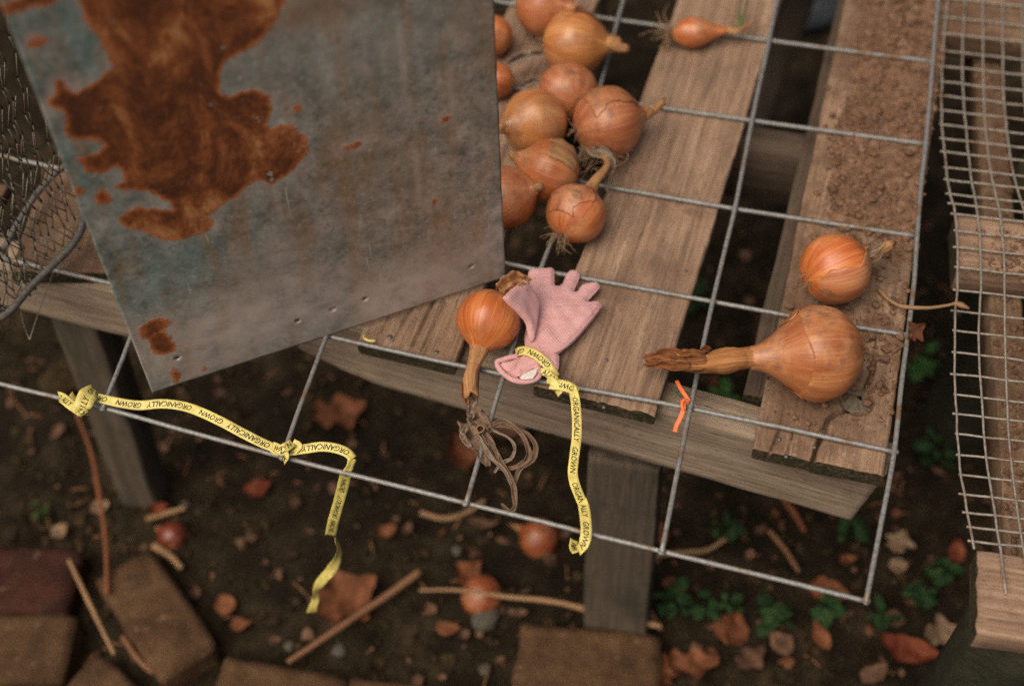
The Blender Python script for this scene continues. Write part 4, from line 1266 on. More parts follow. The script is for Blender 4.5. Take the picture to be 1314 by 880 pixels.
# ------------------------------------------------------------------ sticks and stems
def stick(px, r, mat, label, name, cat_, n=40, z=None, seed=0.0, taper=(1, 1, .8)):
    pts = [gp(q[0], q[1], q[2]) if len(q) == 3 else gp(q[0], q[1], .012) for q in px]
    A = cat(pts, n)
    rr = np.interp(np.linspace(0, 1, n), np.linspace(0, 1, len(taper)), taper) * r * .78
    V, F, UV = tube(A, list(rr), 9, rough=.12, wrinkle=.2, seed=seed)
    tag(mesh(name, V, F, mat, uv=UV), label, cat_)
stick([(149, 782, .05), (147, 720, .055), (140, 660, .06), (131, 610, .07), (118, 570, .09)], .0045, M_rstem, 'reddish dry reed rising across the slanted brick', 'dry_reed', 'reed', seed=1)
stick([(100, 738, .05), (120, 780, .05), (140, 822, .045), (158, 858, .05)], .0042, M_straw, 'straw-coloured stalk lying between the left bricks and the slanted brick', 'dry_stalk', 'stalk', seed=2)
stick([(372, 858, .02), (430, 822, .02), (490, 780, .02), (541, 746, .025)], .0062, M_stick, 'straight brown stick slanting up from the bottom edge, left of the middle', 'stick', 'stick', seed=3, taper=(.8, 1, 1.1))
stick([(540, 770, .03), (590, 774, .035), (650, 782, .04), (710, 793, .05), (770, 808, .055), (846, 824, .05)], .0052, M_straw, 'long pale twig lying over the square paver before the table leg', 'twig', 'twig', seed=4, taper=(.5, .8, 1, 1.1))
stick([(540, 660), (570, 668), (598, 660), (622, 645)], .005, M_straw, 'bent pale twig on the ground behind the front wire', 'twig', 'twig', seed=5)
stick([(825, 722), (870, 716), (905, 714), (930, 700)], .005, M_straw, 'short pale twig right of the table leg, seen through the panel', 'twig', 'twig', seed=6)
stick([(985, 690), (1005, 715), (1022, 745)], .005, M_stick, 'dim brown twig behind the front wire below the beam', 'twig', 'twig', seed=7)
stick([(1000, 640), (1018, 665), (1030, 690)], .006, M_rstem, 'reddish twig on the ground just below the beam near its right end', 'twig', 'twig', seed=8)
stick([(190, 672), (215, 664), (240, 658)], .0055, M_straw, 'short twig lying at the foot of the leaning bench leg', 'twig', 'twig', seed=9)
stick([(200, 705), (222, 720), (236, 735)], .007, M_straw, 'short thick splinter between the fallen red onion and the slanted brick', 'splinter', 'splinter', seed=10)
stick([(820, 780), (835, 795), (848, 815)], .005, M_stick, 'short brown twig at the right side of the table leg foot', 'twig', 'twig', seed=11)
stick([(160, 820), (180, 850), (200, 868)], .006, M_stick, 'dark stick beside the straw stalk left of the slanted brick', 'stick', 'stick', seed=12)

# fallen onions
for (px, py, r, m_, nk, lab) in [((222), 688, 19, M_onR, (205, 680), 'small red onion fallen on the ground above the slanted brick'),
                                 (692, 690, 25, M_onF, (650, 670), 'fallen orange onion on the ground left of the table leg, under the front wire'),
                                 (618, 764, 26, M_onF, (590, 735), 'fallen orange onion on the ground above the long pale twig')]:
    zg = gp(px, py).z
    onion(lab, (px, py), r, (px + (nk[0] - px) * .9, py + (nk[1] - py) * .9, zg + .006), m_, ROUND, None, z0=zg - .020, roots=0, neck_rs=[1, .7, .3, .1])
# pale stones
def stone(px, py, r, label, z=None, name='stone', mat=None):
    p = gp(px, py) if z is None else P(px, py, z)
    bm = bmesh.new()
    bmesh.ops.create_icosphere(bm, subdivisions=3, radius=1)
    for v in bm.verts:
        v.co *= 1 + .25 * nz(v.co.x * 1.4 + px, v.co.y * 1.4, v.co.z * 1.4) + .07 * nz(v.co.x * 5, v.co.y * 5 + px, v.co.z * 5)
        v.co.z *= .6
        v.co *= r
    me = bpy.data.meshes.new(name); bm.to_mesh(me); bm.free()
    for pl in me.polygons: pl.use_smooth = True
    me.materials.append(mat or M_stone)
    o = bpy.data.objects.new(name, me)
    place(o, Matrix.Translation(p + Vector((0, 0, r * .3))))
    return tag(o, label, 'stone')
stone(622, 796, .020, 'flat pale stone under the long pale twig, below the fallen orange onion')
stone(622, 857, .009, 'small white pebble near the bottom edge left of the square paver')
stone(372, 830, .008, 'white pebble at the upper end of the bottom brick')
stone(436, 838, .010, 'grey pebble right of the straight brown stick end')
stone(237, 648, .008, 'small white pebble right of the leaning bench leg')
stone(80, 492, .035, 'pale rounded stone in the dark left of the leaning bench leg', mat=M_litter)
stone(587, 708, .008, 'grey pebble on the bare soil left of the fallen onion')
stone(1146, 385, .0038, 'small blue-grey pebble in the soil of the right slat, beside the panel wire', z=ZS)
stone(1035, 5, .10, 'blurred grey stone far below the gap at the top of the photo', z=GZ, mat=M_stone2)

# ground litter: crumbs and chips beyond counting
def litter():
    b = Buf()
    ico = bmesh.new(); bmesh.ops.create_icosphere(ico, subdivisions=1, radius=1)
    iv = [v.co.copy() for v in ico.verts]; jf = [tuple(v.index for v in f.verts) for f in ico.faces]; ico.free()
    for i in range(5200):
        x = rnd.uniform(-1.3, .62); y = rnd.uniform(-.45, 1.0)
        s = .0016 + .0065 * rnd.random() ** 5
        z = ground_h(x, y)
        M = Euler((rnd.uniform(0, 6), rnd.uniform(0, 6), rnd.uniform(0, 6))).to_matrix()
        sc = Vector((rnd.uniform(.7, 2.2), rnd.uniform(.6, 1), rnd.uniform(.3, .8))) * s
        b.add([Vector((x, y, z + s * .3)) + Euler((rnd.uniform(-.4, .4), rnd.uniform(-.4, .4), 0)).to_matrix() @ Matrix.Rotation(i, 3, 'Z') @ Vector((v.x * sc.x, v.y * sc.y, v.z * sc.z)) * rnd.uniform(.8, 1.2) for v in iv], jf)
    o = mesh('soil_crumbs', b.V, b.F, M_ground, origin=(0, 0, GZ), smooth=False)
    tag(o, 'dark crumbs of soil scattered over the ground', 'soil', kind='stuff')
    for nm, mt, cnt, lab in (('leaf_litter', M_leaf_b, 900, 'small brown fragments of dead leaves scattered on the ground'), ('leaf_litter', M_litter, 1800, 'dark rotting leaf scraps covering the ground'),
                             ('leaf_litter', M_leaf_b2, 130, 'small orange scraps of leaves scattered on the ground'), ('straw_litter', M_stick, 260, 'bits of dry straw scattered on the ground')):
        b = Buf()
        for i in range(cnt):
            x = rnd.uniform(-1.3, .62); y = rnd.uniform(-.42, .9)
            if nm == 'leaf_litter' and mt is M_leaf_b2 and x < -.35 and rnd.random() < .6: x = rnd.uniform(-.3, .6)
            L = .007 + .020 * rnd.random() ** 2
            if nm == 'straw_litter':
                a = rnd.uniform(0, PI); d = Vector((math.cos(a), math.sin(a), 0)) * L
                p = Vector((x, y, ground_h(x, y) + .004))
                b.add(*tube([p - d, p + Vector((0, 0, .003)), p + d], .0013, 5))
                continue
            V, F = leaf_geo(L, L * rnd.uniform(.5, .9), curl=rnd.uniform(-.3, .9), seed=i * 1.3, n=4, m=4, teeth=.3)
            M = Matrix.Translation((x, y, ground_h(x, y) + .005)) @ Euler((rnd.uniform(-.5, .5), rnd.uniform(-.5, .5), rnd.uniform(0, 6.3))).to_matrix().to_4x4()
            b.add([M @ Vector(v) for v in V], F)
        o = mesh(nm, b.V, b.F, mt, origin=(0, 0, GZ))
        tag(o, lab, 'litter', kind='stuff')
litter()

# ------------------------------------------------------------------ loose soil on slats
def soil_patch(name, fr, nx, ny, W, L, hfun, label):
    V, F, keep = [], [], {}
    Hh = {}
    for j in range(ny + 1):
        for i in range(nx + 1):
            x = L * j / ny; y = -W / 2 + W * i / nx
            Hh[(i, j)] = hfun(x, y)
    idx = {}
    for j in range(ny):
        for i in range(nx):
            q = [(i, j), (i + 1, j), (i + 1, j + 1), (i, j + 1)]
            if max(Hh[a] for a in q) <= 0: continue
            f = []
            for a in q:
                if a not in idx:
                    idx[a] = len(V)
                    V.append(fr @ Vector((L * a[1] / ny, -W / 2 + W * a[0] / nx, max(Hh[a], -.0012))))
                f.append(idx[a])
            F.append(f)
    return tag(mesh(name, V, F, M_soil, origin=fr.translation), label, 'soil', kind='stuff')

def clods(name, fr, W, L, count, dens, label, smin=.0009, smax=.0055, power=5, zoff=0.0):
    bm = bmesh.new(); bmesh.ops.create_icosphere(bm, subdivisions=1, radius=1)
    iv = [v.co.copy() for v in bm.verts]; jf = [tuple(v.index for v in f.verts) for f in bm.faces]; bm.free()
    b = Buf(); k = 0; tries = 0
    while k < count and tries < count * 20:
        tries += 1
        x = rnd.uniform(0, L); y = rnd.uniform(-W / 2, W / 2)
        if rnd.random() > dens(x, y): continue
        s = smin + (smax - smin) * rnd.random() ** power
        c = fr @ Vector((x, y, zoff + s * .45))
        b.add([c + Vector((v.x * rnd.uniform(.7, 1.25), v.y * rnd.uniform(.7, 1.25), v.z * rnd.uniform(.5, .95))) * s for v in iv], jf)
        k += 1
    return tag(mesh(name, b.V, b.F, M_clod, origin=fr.translation, smooth=False), label, 'soil', kind='stuff')

s4M = WM[s4]
def d4(x, y):
    # x along the slat from its front end, y across (positive = left)
    base = .5 + .5 * nz(x * 9, y * 16, 2)
    f = max(0, min(1, (x - .15) / .22)) * max(0, min(1, (.03 - y) / .05 + .25))
    f = max(f, max(0, 1 - abs((x - .16) / .12)) * max(0, min(1, (-.010 - y) / .02)) * .95)
    if x > .34 : f = max(f, max(0, min(1, (.052 - y) / .02)))
    return f * (.35 + .65 * base)
soil_patch('loose_soil', s4M, 44, 200, .132, .95, lambda x, y: (d4(x, y) - .48) * .0056 + .0024 * nz(x * 34, y * 34, 3) + .0017 * nz(x * 160, y * 160, 7) + .0012 * nz(x * 350, y * 350, 1), 'thin layer of loose brown soil on the right slat')
clods('soil_crumbs', s4M, .134, .92, 3800, lambda x, y: d4(x, y) ** .9 * (.25 + max(0, nz(x * 26, y * 26, 9) + .25)) + .025, 'brown soil crumbs scattered on the right slat', zoff=.0004, smax=.0065, power=6)

# ------------------------------------------------------------------ right bench with welded mesh
rbn = thing('mesh_topped_bench', (.3, .2, GZ), 'wooden bench under rusty small-square wire mesh at the right edge', 'bench')
RZ = -.004
def rail(fl, bl, T, mat, seed, z=RZ):
    a = (P(*fl, z) + P(*bl, z)) / 2
    w = P(*bl, z) - P(*fl, z)
    d = Vector((w.y, -w.x, 0)).normalized()
    return board('rail', rbn, a, a + d * .55, w.length, T, mat, nx=50, ny=14, seed=seed, wob=.002, relief=.001)
rail((1229, 343), (1227, 272), .040, M_slat, 31)
rail((1254, 812), (1254, 704), .030, M_slat, 33)
rail((1214, 42), (1214, -60), .040, M_slat_bench, 35)
b0 = P(1318, 760, RZ - .0465); b1 = P(1266, 55, RZ - .0465)
bs = board('slat', rbn, b0, b1 + (b1 - b0).normalized() * .25, .036, .05, M_slat_bench, nx=120, ny=14, seed=41, relief=.001)
clods('soil_crumbs', WM[bs], .034, .95, 900, lambda x, y: .5 + .5 * nz(x * 14, y * 20, 4), 'brown soil crumbs on the slat under the small-square mesh')
for (px, py), w_ in (((1258, 312), .06),):
    frm, _ = board_frame(P(1232, 312, RZ), P(1232, 312, RZ) + Vector((1, -.13, 0)))
    clods('soil_crumbs', frm, .075, .16, 500, lambda x, y: (.35 + .65 * max(0, nz(x * 30, y * 30, 4) + .4)) * (1 if x > .035 else .08), 'brown soil crumbs on the middle bench rail', smax=.004)
# mossy round leg under the lowest rail and one further back
for q, zt, nm in (((1275, 838), RZ - .052, 5.0), ((1330, 250), RZ - .05, 6.0)):
    tp = P(*q, zt) + Vector((.03, .05, 0))
    A = [(tp.x, tp.y, zt - (zt - GZ + .03) * k / 12) for k in range(13)]
    V, F, UV = tube(A, list(np.linspace(.050, .058, 13)), 20, rough=.1, wrinkle=.25, seed=nm)
    mesh('leg', V, F, M_moss, rbn, uv=UV)

mp = thing('wire_mesh', P(1260, 400, .002), 'rusty welded wire mesh of small squares covering the bench at the right edge', 'wire mesh')
MV = [
    [(1219, -25), (1213, 30), (1210, 75), (1208, 130), (1209, 165), (1213, 205), (1219, 250), (1226, 274), (1229, 345), (1226, 400), (1225, 440), (1226, 500), (1231, 590), (1240, 650), (1250, 704)],
    [(1240, -25), (1236, 45), (1235, 100), (1240, 170), (1246, 225), (1254, 275), (1259, 345), (1257, 400), (1256, 440), (1259, 500), (1266, 590), (1280, 680), (1291, 762)],
    [(1262, -25), (1261, 60), (1263, 140), (1270, 215), (1283, 276), (1289, 347), (1289, 410), (1292, 500), (1297, 590), (1308, 670), (1324, 770)],
    [(1287, -25), (1287, 80), (1289, 140), (1296, 200), (1306, 245), (1316, 280), (1321, 350), (1323, 500), (1330, 600), (1352, 780)],
    [(1311, -25), (1313, 90), (1319, 170), (1334, 230), (1348, 285), (1355, 500), (1385, 780)],
    [(1338, -25), (1340, 90), (1350, 190), (1380, 290), (1388, 500), (1420, 790)],
    [(1365, -25), (1368, 90), (1380, 190), (1412, 295), (1420, 500), (1452, 800)]]
HY = [-2, 22, 43, 65, 85, 105, 123, 142, 160, 178, 195, 215, 231, 249, 262, 275, 296, 317, 343, 372, 399, 424, 452, 480, 506, 531, 557, 583, 609, 634, 657, 676, 694]
def xat(col, y):
    a = np.array(col, float)
    return float(np.interp(y, a[:, 1], a[:, 0]))
def mz(y):
    """the mesh sags a little between the rails"""
    return .0012 + (-.006 * max(0, math.sin(PI * (y - 60) / 215)) if 60 < y < 275 else (-.008 * max(0, math.sin(PI * (y - 347) / 357)) if 347 < y < 704 else 0))
RM = .0013
def small_wire(name, pts, seed, r=RM):
    A = cat(pts, max(24, len(pts) * 6))
    for i in range(len(A)): A[i] += np.array([nz(A[i][0] * 40, A[i][1] * 40, seed), nz(A[i][0] * 40, A[i][1] * 40, seed + 5), nz(A[i][0] * 40, A[i][1] * 40, seed + 8)]) * .0009
    V, F, UV = tube(A, r, 6)
    mesh(name, V, F, M_cloth, mp, uv=UV)
for i, c in enumerate(MV): small_wire('long_wire', [P(x, y, mz(y) + RM * .9) for x, y in c], i * 2.7)
for i, y in enumerate(HY):
    x0 = xat(MV[0], y)
    pts = [P(x0 - rnd.uniform(3, 8), y - .6, mz(y) - RM * .8)]
    for c in MV:
        yy = y + (xat(c, y) - x0) * .115
        pts.append(P(xat(c, yy), yy, mz(yy) - RM * .8))
    small_wire('cross_wire', pts, i * 1.9 + 40)

# ------------------------------------------------------------------ chicken wire and steel hoop at the left
def chicken():
    b0 = P(134, 300, .004); b1 = P(36, 440, -.012)
    u = (b1 - b0); u.z = 0; L = u.length; u.normalize()
    nrm = Vector((u.y, -u.x, 0))
    t = thing('chicken_wire', (b0 + b1) / 2, 'upright piece of dull hexagonal chicken wire at the left edge', 'chicken wire')
    a = .021; hgt = .044
    cols = int(L / a) + 3
    b = Buf()
    def pt3(s, h):
        low = -.012 * s / L
        return b0 + u * s + nrm * (.030 * math.sin(s * 15 + h * 4) + .012 * nz(s * 30, h * 22, 2)) + Vector((0, 0, low + h)) + u * (.006 * nz(s * 20, h * 25, 7))
    def seg(p, q, r=.00075):
        b.add(*tube([p, (p + q) / 2 + Vector((0, 0, .0006)), q], r, 5))
    for layer in range(3):
        off = nrm * (layer * .016) + u * (layer * .006)
        for j in range(11):
            h0 = j * hgt - layer * .012
            for i in range(-1, cols):
                s0 = i * a + (a / 2 if j % 2 else 0)
                if s0 < -.01 or s0 > L + .004: continue
                if j == 0 and rnd.random() < .35: continue
                A = pt3(s0, h0 + rnd.uniform(-.002, .002)) + off; B = pt3(s0, h0 + hgt * .42) + off
                seg(A + u * .0007, B - u * .0007); seg(A - u * .0007, B + u * .0007)
                C1 = pt3(min(L + .01, s0 + a / 2), h0 + hgt) + off; C0 = pt3(s0 - a / 2, h0 + hgt) + off
                seg(B, C1); seg(B, C0)
    mesh('netting', b.V, b.F, M_chick, t)
    # loose cut ends hanging below the edge
    b = Buf()
    for px in ([(26, 330, 0), (24, 380, -.01), (31, 418, -.015), (38, 436, -.015)], [(38, 436, -.015), (50, 400, -.01), (70, 345, 0)], [(60, 300, .01), (52, 350, .0), (44, 392, -.01)],
               [(95, 270, .02), (84, 320, .01), (74, 352, 0)], [(112, 250, .02), (104, 300, .01), (98, 326, .004)]):
        thread(b, px, .0008, 12)
    mesh('loose_wire', b.V, b.F, M_chick, t, uv=b.UV)
chicken()
hoop = thing('steel_hoop', P(90, 320, .0), 'bent thick steel rod curving from under the metal sheet to the left edge', 'steel rod')
V, F, UV = tube(cat([P(-40, 424, .02), P(-8, 412, .018), P(14, 398, .018), P(38, 370, .02), P(64, 344, .024), P(90, 318, .026), P(103, 298, .028), P(107, 280, .030), P(104, 262, .034), P(95, 235, .04)], 60), .0044, 10)
mesh('rod', V, F, M_rod, hoop, uv=UV)
V, F, UV = tube(cat([P(-30, 350, .012), P(0, 326, .012), P(22, 288, .014), P(48, 248, .016), P(72, 222, .018), P(96, 205, .02)], 40), .0038, 10)
mesh('rod', V, F, M_rod, hoop, uv=UV)

# ------------------------------------------------------------------ pink glove
def inflate(outline, hmax, R, base, mat, name, parent, spacing=.0022, wr=.0008, seed=0.0, plane=None):
    """outline: survey points (px, py); a soft closed pad of height hmax, domed within R of its outline"""
    z0 = base
    O = cat(list(outline) + [outline[0]], 150)[:-1] if len(outline) < 60 else np.array(outline)
    if plane is None:
        o0, nv = Vector((0, 0, z0)), Vector((0, 0, 1))
    else:
        o0, nv = plane
    e1 = Vector((1, 0, 0)); e1 = (e1 - nv * e1.dot(nv)).normalized(); e2 = nv.cross(e1)
    W = [PV(q[0], q[1], o0, nv) - o0 for q in O]
    pl = np.array([(w.dot(e1), w.dot(e2)) for w in W])
    x0, y0 = pl.min(0); x1, y1 = pl.max(0)
    G = []
    for j in range(int((y1 - y0) / spacing) + 1):
        for i in range(int((x1 - x0) / spacing) + 1):
            G.append((x0 + (i + .5 * (j % 2)) * spacing, y0 + j * spacing))
    G = np.array(G)
    def dist(pts):
        a = pl; b = np.roll(pl, -1, 0)
        dm = np.full(len(pts), 9.); ins = np.zeros(len(pts), bool)
        for p, q in zip(a, b):
            e = q - p
            t = np.clip(((pts - p) @ e) / max(1e-12, e @ e), 0, 1)
            dm = np.minimum(dm, np.hypot(*(pts - p - t[:, None] * e).T))
            cc = ((p[1] > pts[:, 1]) != (q[1] > pts[:, 1]))
            with np.errstate(divide='ignore', invalid='ignore'):
                cc &= pts[:, 0] < (q[0] - p[0]) * (pts[:, 1] - p[1]) / (q[1] - p[1]) + p[0]
            ins ^= cc
        return dm, ins
    dm, ins = dist(G)
    G = G[ins & (dm > spacing * .55)]; dm = dm[ins & (dm > spacing * .55)]
    n = len(pl)
    pts = [Vector(p) for p in pl] + [Vector(p) for p in G]
    vs, es, fs, *_ = delaunay_2d_cdt(pts, [(i, (i + 1) % n) for i in range(n)], [], 1, 1e-7)
    D = dist(np.array([tuple(v) for v in vs]))[0]
    V, F = [], []
    N = len(vs)
    for v, d in zip(vs, D):
        h = math.sqrt(max(0, 1 - (1 - min(1, d / R)) ** 2))
        zz = hmax * h + h * (wr * nz(v.x * 90 + seed, v.y * 90, seed) + wr * 1.6 * nz(v.x * 35 + seed, v.y * 35, seed))
        V.append(o0 + e1 * v.x + e2 * v.y + nv * zz)
    for v, d in zip(vs, D):
        h = math.sqrt(max(0, 1 - (1 - min(1, d / R)) ** 2))
        V.append(o0 + e1 * v.x + e2 * v.y - nv * .0025 * h)
    bnd = {}
    for f in fs:
        F.append(tuple(f)); F.append(tuple(N + i for i in reversed(f)))
        for a, bb in zip(f, list(f[1:]) + [f[0]]): bnd[(a, bb)] = 1
    for (a, bb) in bnd:
        if (bb, a) not in bnd: F.append((bb, a, N + a, N + bb))
    return mesh(name, V, F, mat, parent)

def gq(l):
    """glove survey: enlarged-crop coordinates to photo pixels"""
    return [(560 + x / 5.175, 330 + y / 5.175) for x, y in l]
gl = thing('glove', P(705, 420, .004), 'pink knitted glove tied with yellow tape, lying palm down on the middle slat', 'glove')
palm = gq([(600, 640), (585, 560), (596, 470), (640, 330), (622, 200), (610, 130), (613, 98), (632, 86), (700, 80), (765, 77), (782, 90), (783, 150), (785, 188), (800, 198), (825, 194), (843, 165), (862, 118), (880, 98), (910, 94), (940, 100), (952, 120), (940, 165), (914, 222), (922, 240), (938, 228), (960, 195), (990, 180), (1040, 174), (1076, 178), (1086, 196), (1066, 226), (1020, 274), (1002, 300), (1018, 306), (1052, 300), (1084, 300), (1097, 316), (1090, 345), (1052, 400), (1000, 462), (950, 522), (900, 572), (850, 612), (812, 640), (760, 660), (690, 660)])
inflate(palm, .0070, .0085, .006, M_glove, 'palm', gl, seed=1.0, wr=.0014)
back_f = gq([(628, 612), (668, 540), (715, 445), (762, 352), (800, 332), (860, 324), (940, 325), (1000, 322), (1050, 318), (1082, 322), (1078, 350), (1040, 402), (992, 456), (944, 514), (894, 564), (846, 604), (800, 630), (740, 650), (680, 650)])
inflate(back_f, .0055, .0050, .0105, M_glove, 'folded_side', gl, seed=2.0, wr=.0019)
flap = gq([(436, 270), (466, 242), (505, 208), (545, 178), (580, 150), (592, 160), (615, 196), (645, 240), (668, 282), (676, 330), (668, 410), (656, 490), (640, 552), (624, 560), (606, 500), (590, 440), (560, 400), (520, 358), (480, 320)])
h0 = P(*gq([(676, 330)])[0], .022); h1 = P(*gq([(632, 552)])[0], .015)
hd = (h1 - h0).normalized()
fl_n = Vector((0, 0, 1)); fl_n = (fl_n - hd * fl_n.dot(hd)).normalized()
fl_n = Matrix.Rotation(math.radians(52), 3, hd) @ fl_n
if fl_n.x < 0: fl_n = Matrix.Rotation(math.radians(-104), 3, hd) @ fl_n
inflate(flap, .0050, .0055, 0, M_glove, 'thumb', gl, seed=3.0, wr=.0009, plane=(h0, fl_n))
cuff = gq([(398, 705), (405, 688), (425, 682), (470, 668), (530, 650), (580, 630), (640, 612), (700, 640), (760, 640), (800, 648), (815, 660), (812, 700), (806, 750), (770, 752), (720, 745), (690, 770), (680, 800), (640, 826), (580, 836), (520, 828), (465, 796), (420, 752)])
inflate(cuff, .0070, .008, .004, M_glove, 'cuff', gl, seed=4.0, wr=.0022)
rim = gq([(540, 655), (480, 668), (430, 684), (408, 692), (404, 712), (424, 748), (465, 788), (520, 818), (580, 827), (640, 818), (676, 798), (684, 770), (680, 740), (655, 730)])
V, F, UV = tube(cat([P(x, y, .013) for x, y in rim], 60), .0029, 10, rough=.05)
mesh('cuff_rim', V, F, M_glove, gl, uv=UV)
for k, (ol, hh) in enumerate(((gq([(520, 770), (545, 700), (580, 640), (640, 625), (690, 660), (700, 720), (640, 740), (575, 770), (545, 800)]), .011), (gq([(420, 715), (440, 700), (500, 690), (560, 660), (585, 655), (560, 700), (520, 745), (480, 760), (450, 745)]), .008), (gq([(700, 700), (740, 660), (800, 645), (814, 665), (808, 745), (765, 750), (730, 735)]), .010))):
    inflate(ol, hh * .55, .006, .010 + hh * .2, M_glove, 'cuff_fold', gl, seed=5.0 + k, wr=.001)
lab_q = [P(*gq([q])[0], z) for q, z in (((552, 800), .0195), ((585, 772), .0215), ((668, 736), .0215), ((664, 768), .0195), ((640, 806), .0185), ((572, 812), .0185))]
mesh('care_label', lab_q, [(0, 5, 4, 3, 2, 1)], M_white, gl, smooth=False).modifiers.new('thickness', 'SOLIDIFY').thickness = .0004

# ------------------------------------------------------------------ yellow tape printed ORGANICALLY GROWN
def text_geo(s):
    cu = bpy.data.curves.new('lettering', 'FONT')
    cu.body = s; cu.size = 1.0; cu.shear = .28; cu.offset = .012; cu.resolution_u = 2
    o = bpy.data.objects.new('lettering', cu)
    COL.objects.link(o)
    dg = bpy.context.evaluated_depsgraph_get()
    me = bpy.data.meshes.new_from_object(o.evaluated_get(dg))
    V = [tuple(v.co) for v in me.vertices]; F = [tuple(p.vertices) for p in me.polygons]
    bpy.data.objects.remove(o); bpy.data.curves.remove(cu); bpy.data.meshes.remove(me)
    return np.array(V), F
TXT = {}
def ribbon(parent, pts, width, words, s0=.004, rolls=None, n=70, name='ribbon', cap=.0056, gap=.0095, thick=.0004, wr=.0006, seed=0.0, widths=None, flip=1):
    """strip of tape along pts in reading order, facing out; words are wrapped onto it as flat print"""
    A = cat(pts, n)
    P_, T, N = frames(A)
    rl = np.interp(np.linspace(0, 1, n), np.linspace(0, 1, len(rolls)), rolls) if rolls else np.zeros(n)
    wd = np.interp(np.linspace(0, 1, n), np.linspace(0, 1, len(widths)), widths) if widths else np.full(n, width)
    S = np.concatenate([[0], np.cumsum([(P_[i + 1] - P_[i]).length for i in range(n - 1)])])
    NV, UP = [], []
    for i in range(n):
        nv = toview(P_[i]) + Vector((0, 0, .3)); nv = (nv - T[i] * nv.dot(T[i])).normalized()
        nv = Matrix.Rotation(rl[i] + .25 * nz(i * .1 + seed, 3), 3, T[i]) @ nv
        NV.append(nv); UP.append(nv.cross(T[i]))
    mm = 4
    def at(s, c, off):
        i = int(np.clip(np.searchsorted(S, s, 'right') - 1, 0, n - 2)); f = (s - S[i]) / max(1e-9, S[i + 1] - S[i])
        p = P_[i].lerp(P_[i + 1], f); nv = NV[i].lerp(NV[i + 1], f).normalized(); up = UP[i].lerp(UP[i + 1], f).normalized()
        w = wd[i] * (1 - f) + wd[i + 1] * f
        return p + up * (c * w / width) + nv * (off + .10 * w * (c / (w * .5)) ** 2 * .5)
    V, F, UV = [], [], []
    for i in range(n):
        for side in (0, 1):
            for k in range(mm + 1):
                c = (k / mm - .5) * width
                V.append(at(S[i], c, -thick * side)); UV.append((k / mm, S[i]))
    st = 2 * (mm + 1)
    for i in range(n - 1):
        for k in range(mm):
            a = i * st + k
            F.append((a, a + st, a + st + 1, a + 1))
            a += mm + 1
            F.append((a, a + 1, a + st + 1, a + st))
        a = i * st
        F.append((a, a + mm + 1, a + st + mm + 1, a + st)); a += mm
        F.append((a, a + st, a + st + mm + 1, a + mm + 1))
    for e in (0, n - 1):
        for k in range(mm):
            a = e * st + k
            F.append((a, a + 1, a + mm + 2, a + mm + 1) if e == 0 else (a, a + mm + 1, a + mm + 2, a + 1))
    r = mesh(name, V, F, M_tape, parent, uv=UV)
    if words:
        b = Buf(); s = s0; k = 0
        sc = cap / .7
        while s < S[-1]:
            w = words[k % len(words)]; k += 1
            if w not in TXT: TXT[w] = text_geo(w)
            tv, tf = TXT[w]
            L = tv[:, 0].max() * sc * .92
            # print runs off the cut end of the tape: drop the letters that do not fit
            fit = [f for f in tf if max(tv[i][0] for i in f) * sc * .92 + s < S[-1] - .001]
            if fit: b.add([at(s + x * sc * .92, y * sc - cap * .5, .00022) for x, y, _ in tv], fit)
            s += L + gap * (.45 if k % 2 else 1.0)
        if b.V: mesh('lettering', b.V, b.F, M_ink, r, smooth=False)
    return r
WORDS = ['ORGANICALLY', 'GROWN']
TW = .0100
# tape along the front wire, with a dangling tail
ta = thing('yellow_tape', P(240, 530, .01), 'yellow tape printed ORGANICALLY GROWN knotted along the front wire with a tail hanging down', 'tape')
q0 = P(446, 604, -.002)
hang = [PV(x, y, q0 + Vector((0, .004, 0)), (0, 1, 0)) for x, y in [(400, 786), (404, 772), (406, 758), (412, 746), (424, 732), (432, 718), (434, 704), (430, 692)]]
ribbon(ta, hang, TW, None, rolls=[.6, -.5, .9, .1, -.3, .5, 1.0, 1.2], wr=.001, seed=3, widths=[.013, .010, .009, .012, .0135, .0125, .010, .008], n=60)
up_ = [PV(x, y, q0 + Vector((0, .004, 0)), (0, 1, 0)) for x, y in [(424, 687), (427, 672), (433, 650), (439, 628), (444, 607)]]
ribbon(ta, up_, TW * 1.22, ['GROWN', 'ORGANICALLY'], s0=.008, rolls=[.15, .0, -.1, .1], seed=4, n=30)
ribbon(ta, [P(444, 607, -.004), P(449, 598, .004), P(452, 588, .008)], TW * .9, None, rolls=[.5, .8, .3], seed=5, n=16)
ribbon(ta, PZ([(453, 588, .008), (444, 580, .010), (430, 575, .011), (412, 573, .010), (390, 576, .008), (368, 579, .006)]), TW, WORDS, s0=.006, rolls=[.5, .1, 0, 0, .1, .2], seed=6, n=50)
ribbon(ta, PZ([(356, 576, .006), (338, 569, .009), (312, 556, .014), (284, 541, .016), (256, 528, .016), (234, 521, .014), (208, 518, .012), (178, 520, .010), (150, 516, .008), (124, 510, .008)]), TW, WORDS, s0=.008, rolls=[.4, .1, 0, 0, -.1, .1, .1, 0, .1, .3], seed=7, n=110)
